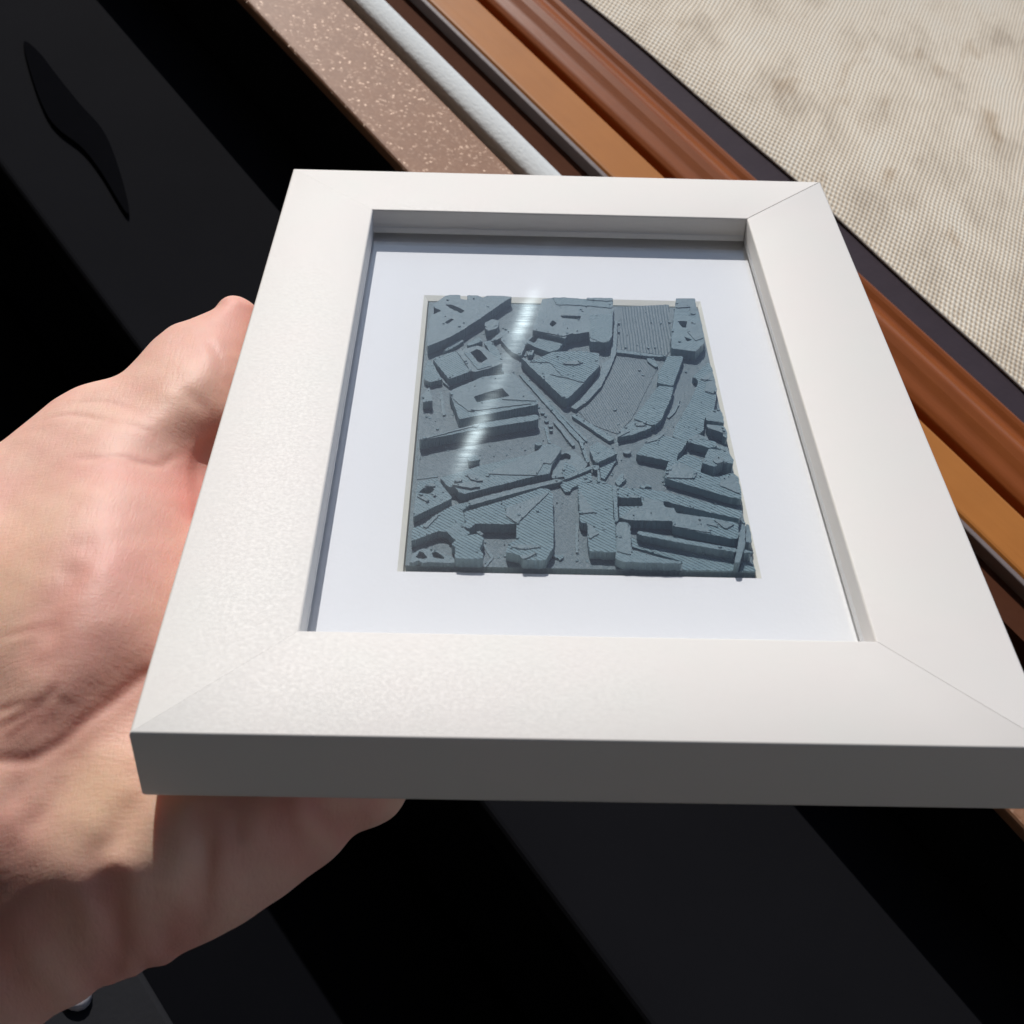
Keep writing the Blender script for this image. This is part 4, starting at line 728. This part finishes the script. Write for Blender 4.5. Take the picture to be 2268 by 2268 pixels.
# keep the part beneath the picture frame under it
def under(P):
    m = (P[:, 0] > -0.25) & (P[:, 1] > -0.3) & (P[:, 2] > -THICK - 0.15); P[m, 2] = -THICK - 0.15; return P
Vt = under(Vt)
Fh = []
for i in range(idx.shape[0] - 1):
    r0, r1 = idx[i], idx[i + 1]
    for j in range(idx.shape[1] - 1):
        q = (r0[j], r1[j], r1[j + 1], r0[j + 1])
        if min(q) < 0: continue
        if not all(frk[k] for k in q):
            Fh.append(q); Fh.append(tuple(int(bot_idx[k]) for k in q[::-1]))
Vh = np.vstack([Vt, Vb])
# fingers that reach under the frame, each a tapering bent tube
def tube(path, rads, seg=14):
    P = catmull(path, 5); Rr = np.interp(np.linspace(0, 1, len(P)), np.linspace(0, 1, len(rads)), rads)
    V, F = [], []; n = len(P)
    rows = []
    for i in range(n): rows.append((P[i], Rr[i]))
    t_end = (P[-1] - P[-2]) / np.linalg.norm(P[-1] - P[-2])
    for a in (30, 55, 75, 88): rows.append((P[-1] + t_end * Rr[-1] * math.sin(math.radians(a)), Rr[-1] * math.cos(math.radians(a))))
    for i, (p, r) in enumerate(rows):
        q = rows[min(i + 1, len(rows) - 1)][0] - rows[max(i - 1, 0)][0]; q = q / (np.linalg.norm(q) + 1e-9)
        u = np.cross(q, [0, 0, 1.0]); u /= np.linalg.norm(u); v = np.cross(u, q)
        for k in range(seg):
            a = 2 * math.pi * k / seg; V.append(p + r * (u * math.cos(a) + v * math.sin(a)))
    m = len(rows)
    for i in range(m - 1):
        for k in range(seg): F.append((i * seg + k, i * seg + (k + 1) % seg, (i + 1) * seg + (k + 1) % seg, (i + 1) * seg + k))
    F.append(tuple(range(seg))[::-1]); F.append(tuple((m - 1) * seg + k for k in range(seg)))
    return V, F
fingers = [([(22, 17, -26), (40, 26, -25.5), (60, 36, -23.2), (78, 43, -22.8)], [8.5, 7.8, 7.2, 6.6]),
           ([(20, 34, -26), (44, 46, -25), (72, 60, -23.6), (95, 70, -23.4)], [9, 8.6, 8.0, 7.2]),
           ([(18, 52, -26), (42, 68, -25), (70, 86, -24), (92, 99, -23.6)], [9.2, 8.8, 8.2, 7.4]),
           ([(8, 66, -27), (28, 86, -25.5), (50, 104, -24), (68, 117, -23.5)], [9.4, 8.8, 8.1, 7.2])]
allV = [tuple(v) for v in Vh]; allF = [tuple(int(k) for k in f_) for f_ in Fh]
for path, rads in fingers:
    v_, f_ = tube(path, rads); o_ = len(allV); allV += [tuple(x) for x in v_]; allF += [tuple(o_ + k for k in q) for q in f_]
me = bpy.data.meshes.new('hand_raw'); me.from_pydata(allV, [], allF); me.update()
tmp = bpy.data.objects.new('hand_raw', me); COL.objects.link(tmp)
bm = bmesh.new(); bm.from_mesh(me); bmesh.ops.recalc_face_normals(bm, faces=bm.faces); bm.to_mesh(me); bm.free()
rm = tmp.modifiers.new('r', 'REMESH'); rm.mode = 'VOXEL'; rm.voxel_size = 0.62
dg = bpy.context.evaluated_depsgraph_get(); dg.update()
hm = bpy.data.meshes.new_from_object(tmp.evaluated_get(dg)); bpy.data.objects.remove(tmp); bpy.data.meshes.remove(me)
nv = len(hm.vertices); co = np.empty(nv * 3); hm.vertices.foreach_get('co', co); co = co.reshape(-1, 3)
ne = len(hm.edges); ed = np.empty(ne * 2, int); hm.edges.foreach_get('vertices', ed); ed = ed.reshape(-1, 2)
deg = np.bincount(ed.ravel(), minlength=nv)[:, None]
def smooth(co, it, f_=0.5):
    for _ in range(it):
        s_ = np.zeros_like(co)
        for k in range(3): s_[:, k] = np.bincount(ed[:, 0], co[ed[:, 1], k], nv) + np.bincount(ed[:, 1], co[ed[:, 0], k], nv)
        co = co * (1 - f_) + f_ * s_ / deg
    return co
co = smooth(co, 12)
hm.vertices.foreach_set('co', co.ravel()); hm.update()
no = np.empty(nv * 3); hm.vertices.foreach_get('normal', no); no = no.reshape(-1, 3)
front = np.clip((no @ EN + 0.15) / 0.5, 0, 1)
vab = np.stack([co @ E1, co @ E2], 1)
disp = np.zeros(nv); red = np.zeros(nv); yel = np.zeros(nv)
near = (vab[:, 0] < 45) & (vab[:, 0] > -75) & (front > 0)
sel = np.where(near)[0]; sab = vab[sel]
for dep, wid, mode, pl in CREASES:
    if mode == 0 and wid > 1.2: dep *= 0.8
    Pc = catmull(pl, 5); bb0, bb1 = Pc.min(0) - 14, Pc.max(0) + 14
    s2 = np.where(((sab > bb0) & (sab < bb1)).all(1))[0]
    dd, sg = poly_dist(sab[s2], Pc, False)
    tEnd = np.minimum(np.linalg.norm(sab[s2] - Pc[0], axis=1), np.linalg.norm(sab[s2] - Pc[-1], axis=1)); fade = np.clip(tEnd / 4.0, 0.25, 1)
    g = -dep * np.exp(-(dd / wid) ** 2) * fade
    if mode in (0, 3): g += dep * 0.25 * np.exp(-((dd - 2.4 * wid) / (1.3 * wid)) ** 2) * fade
    if mode == 1:   # web of the thumb: palm beyond the line lies deeper
        x = np.where(sg > 0, dd, -dd); g = -dep * np.clip((x + 0.3) / 1.2, 0, 1) * np.exp(-(np.maximum(x - 3, 0) / 5) ** 2)
    if mode == 2:
        x = np.where(sg > 0, dd, -dd); g = -dep * np.exp(-(dd / wid) ** 2) + 0.25 * np.exp(-((x + 5.0) / 4.0) ** 2) * 1.0 - 0.0
    disp[sel[s2]] += g
    red[sel[s2]] += np.clip(dep, .2, 1.2) * 0.55 * np.exp(-(dd / (wid * 1.8)) ** 2)
def blob(a, b, ra, rb, amt, arr, rot=0):
    c_, s_ = math.cos(rot), math.sin(rot); x = vab[:, 0] - a; y = vab[:, 1] - b
    arr += amt * np.exp(-((x * c_ + y * s_) / ra) ** 2 - ((-x * s_ + y * c_) / rb) ** 2)
blob(-4, 104, 9, 12, 0.55, red); blob(-4, 56, 5, 14, 0.6, red); blob(-12, 25, 9, 18, 0.35, red); blob(-20, 56, 12, 5, 0.35, red)
blob(-20, 4, 10, 4, 0.45, red); blob(-22, -14, 9, 8, 0.35, red); blob(22, -8, 8, 8, 0.45, red); blob(-24, -30, 8, 10, 0.3, red)
blob(-8, -6, 8, 10, 0.7, yel); blob(-32, 32, 8, 16, 0.45, yel); blob(4, -14, 6, 8, 0.4, yel); blob(-12, 76, 8, 10, 0.3, yel)
co = co + (disp * front)[:, None] * EN
# small random swelling so that the surface is never perfectly even
co = co + no * (0.07 * np.sin(co[:, 0] * .55 + 1.3 * np.sin(co[:, 1] * .31)) * np.sin(co[:, 1] * .47 + co[:, 2] * .2))[:, None]
co = smooth(co, 2, 0.5)
m = (co[:, 0] > -0.1) & (co[:, 1] > -0.1) & (co[:, 2] > -THICK - 0.05); co[m, 2] = -THICK - 0.05
hand = frame_empty('person', (-70, 10, -40))
tag(hand, 'bare left hand, palm up, thumb along the left side of the white frame', 'person')
oo = np.array(hand['_o']); hm.vertices.foreach_set('co', ((co - oo) * .001).ravel())
at = hm.attributes.new('tone', 'FLOAT_COLOR', 'POINT')
at.data.foreach_set('color', np.stack([np.clip(red, 0, 1), np.clip(yel, 0, 1), np.zeros(nv), np.ones(nv)], 1).ravel())
hm.polygons.foreach_set('use_smooth', [True] * len(hm.polygons)); hm.update(); hm.name = 'hand'
hm.materials.clear(); hm.materials.append(mat_skin())
link(bpy.data.objects.new('hand', hm), hand)
for o_ in list(bpy.data.objects):
    if '_o' in o_: del o_['_o']
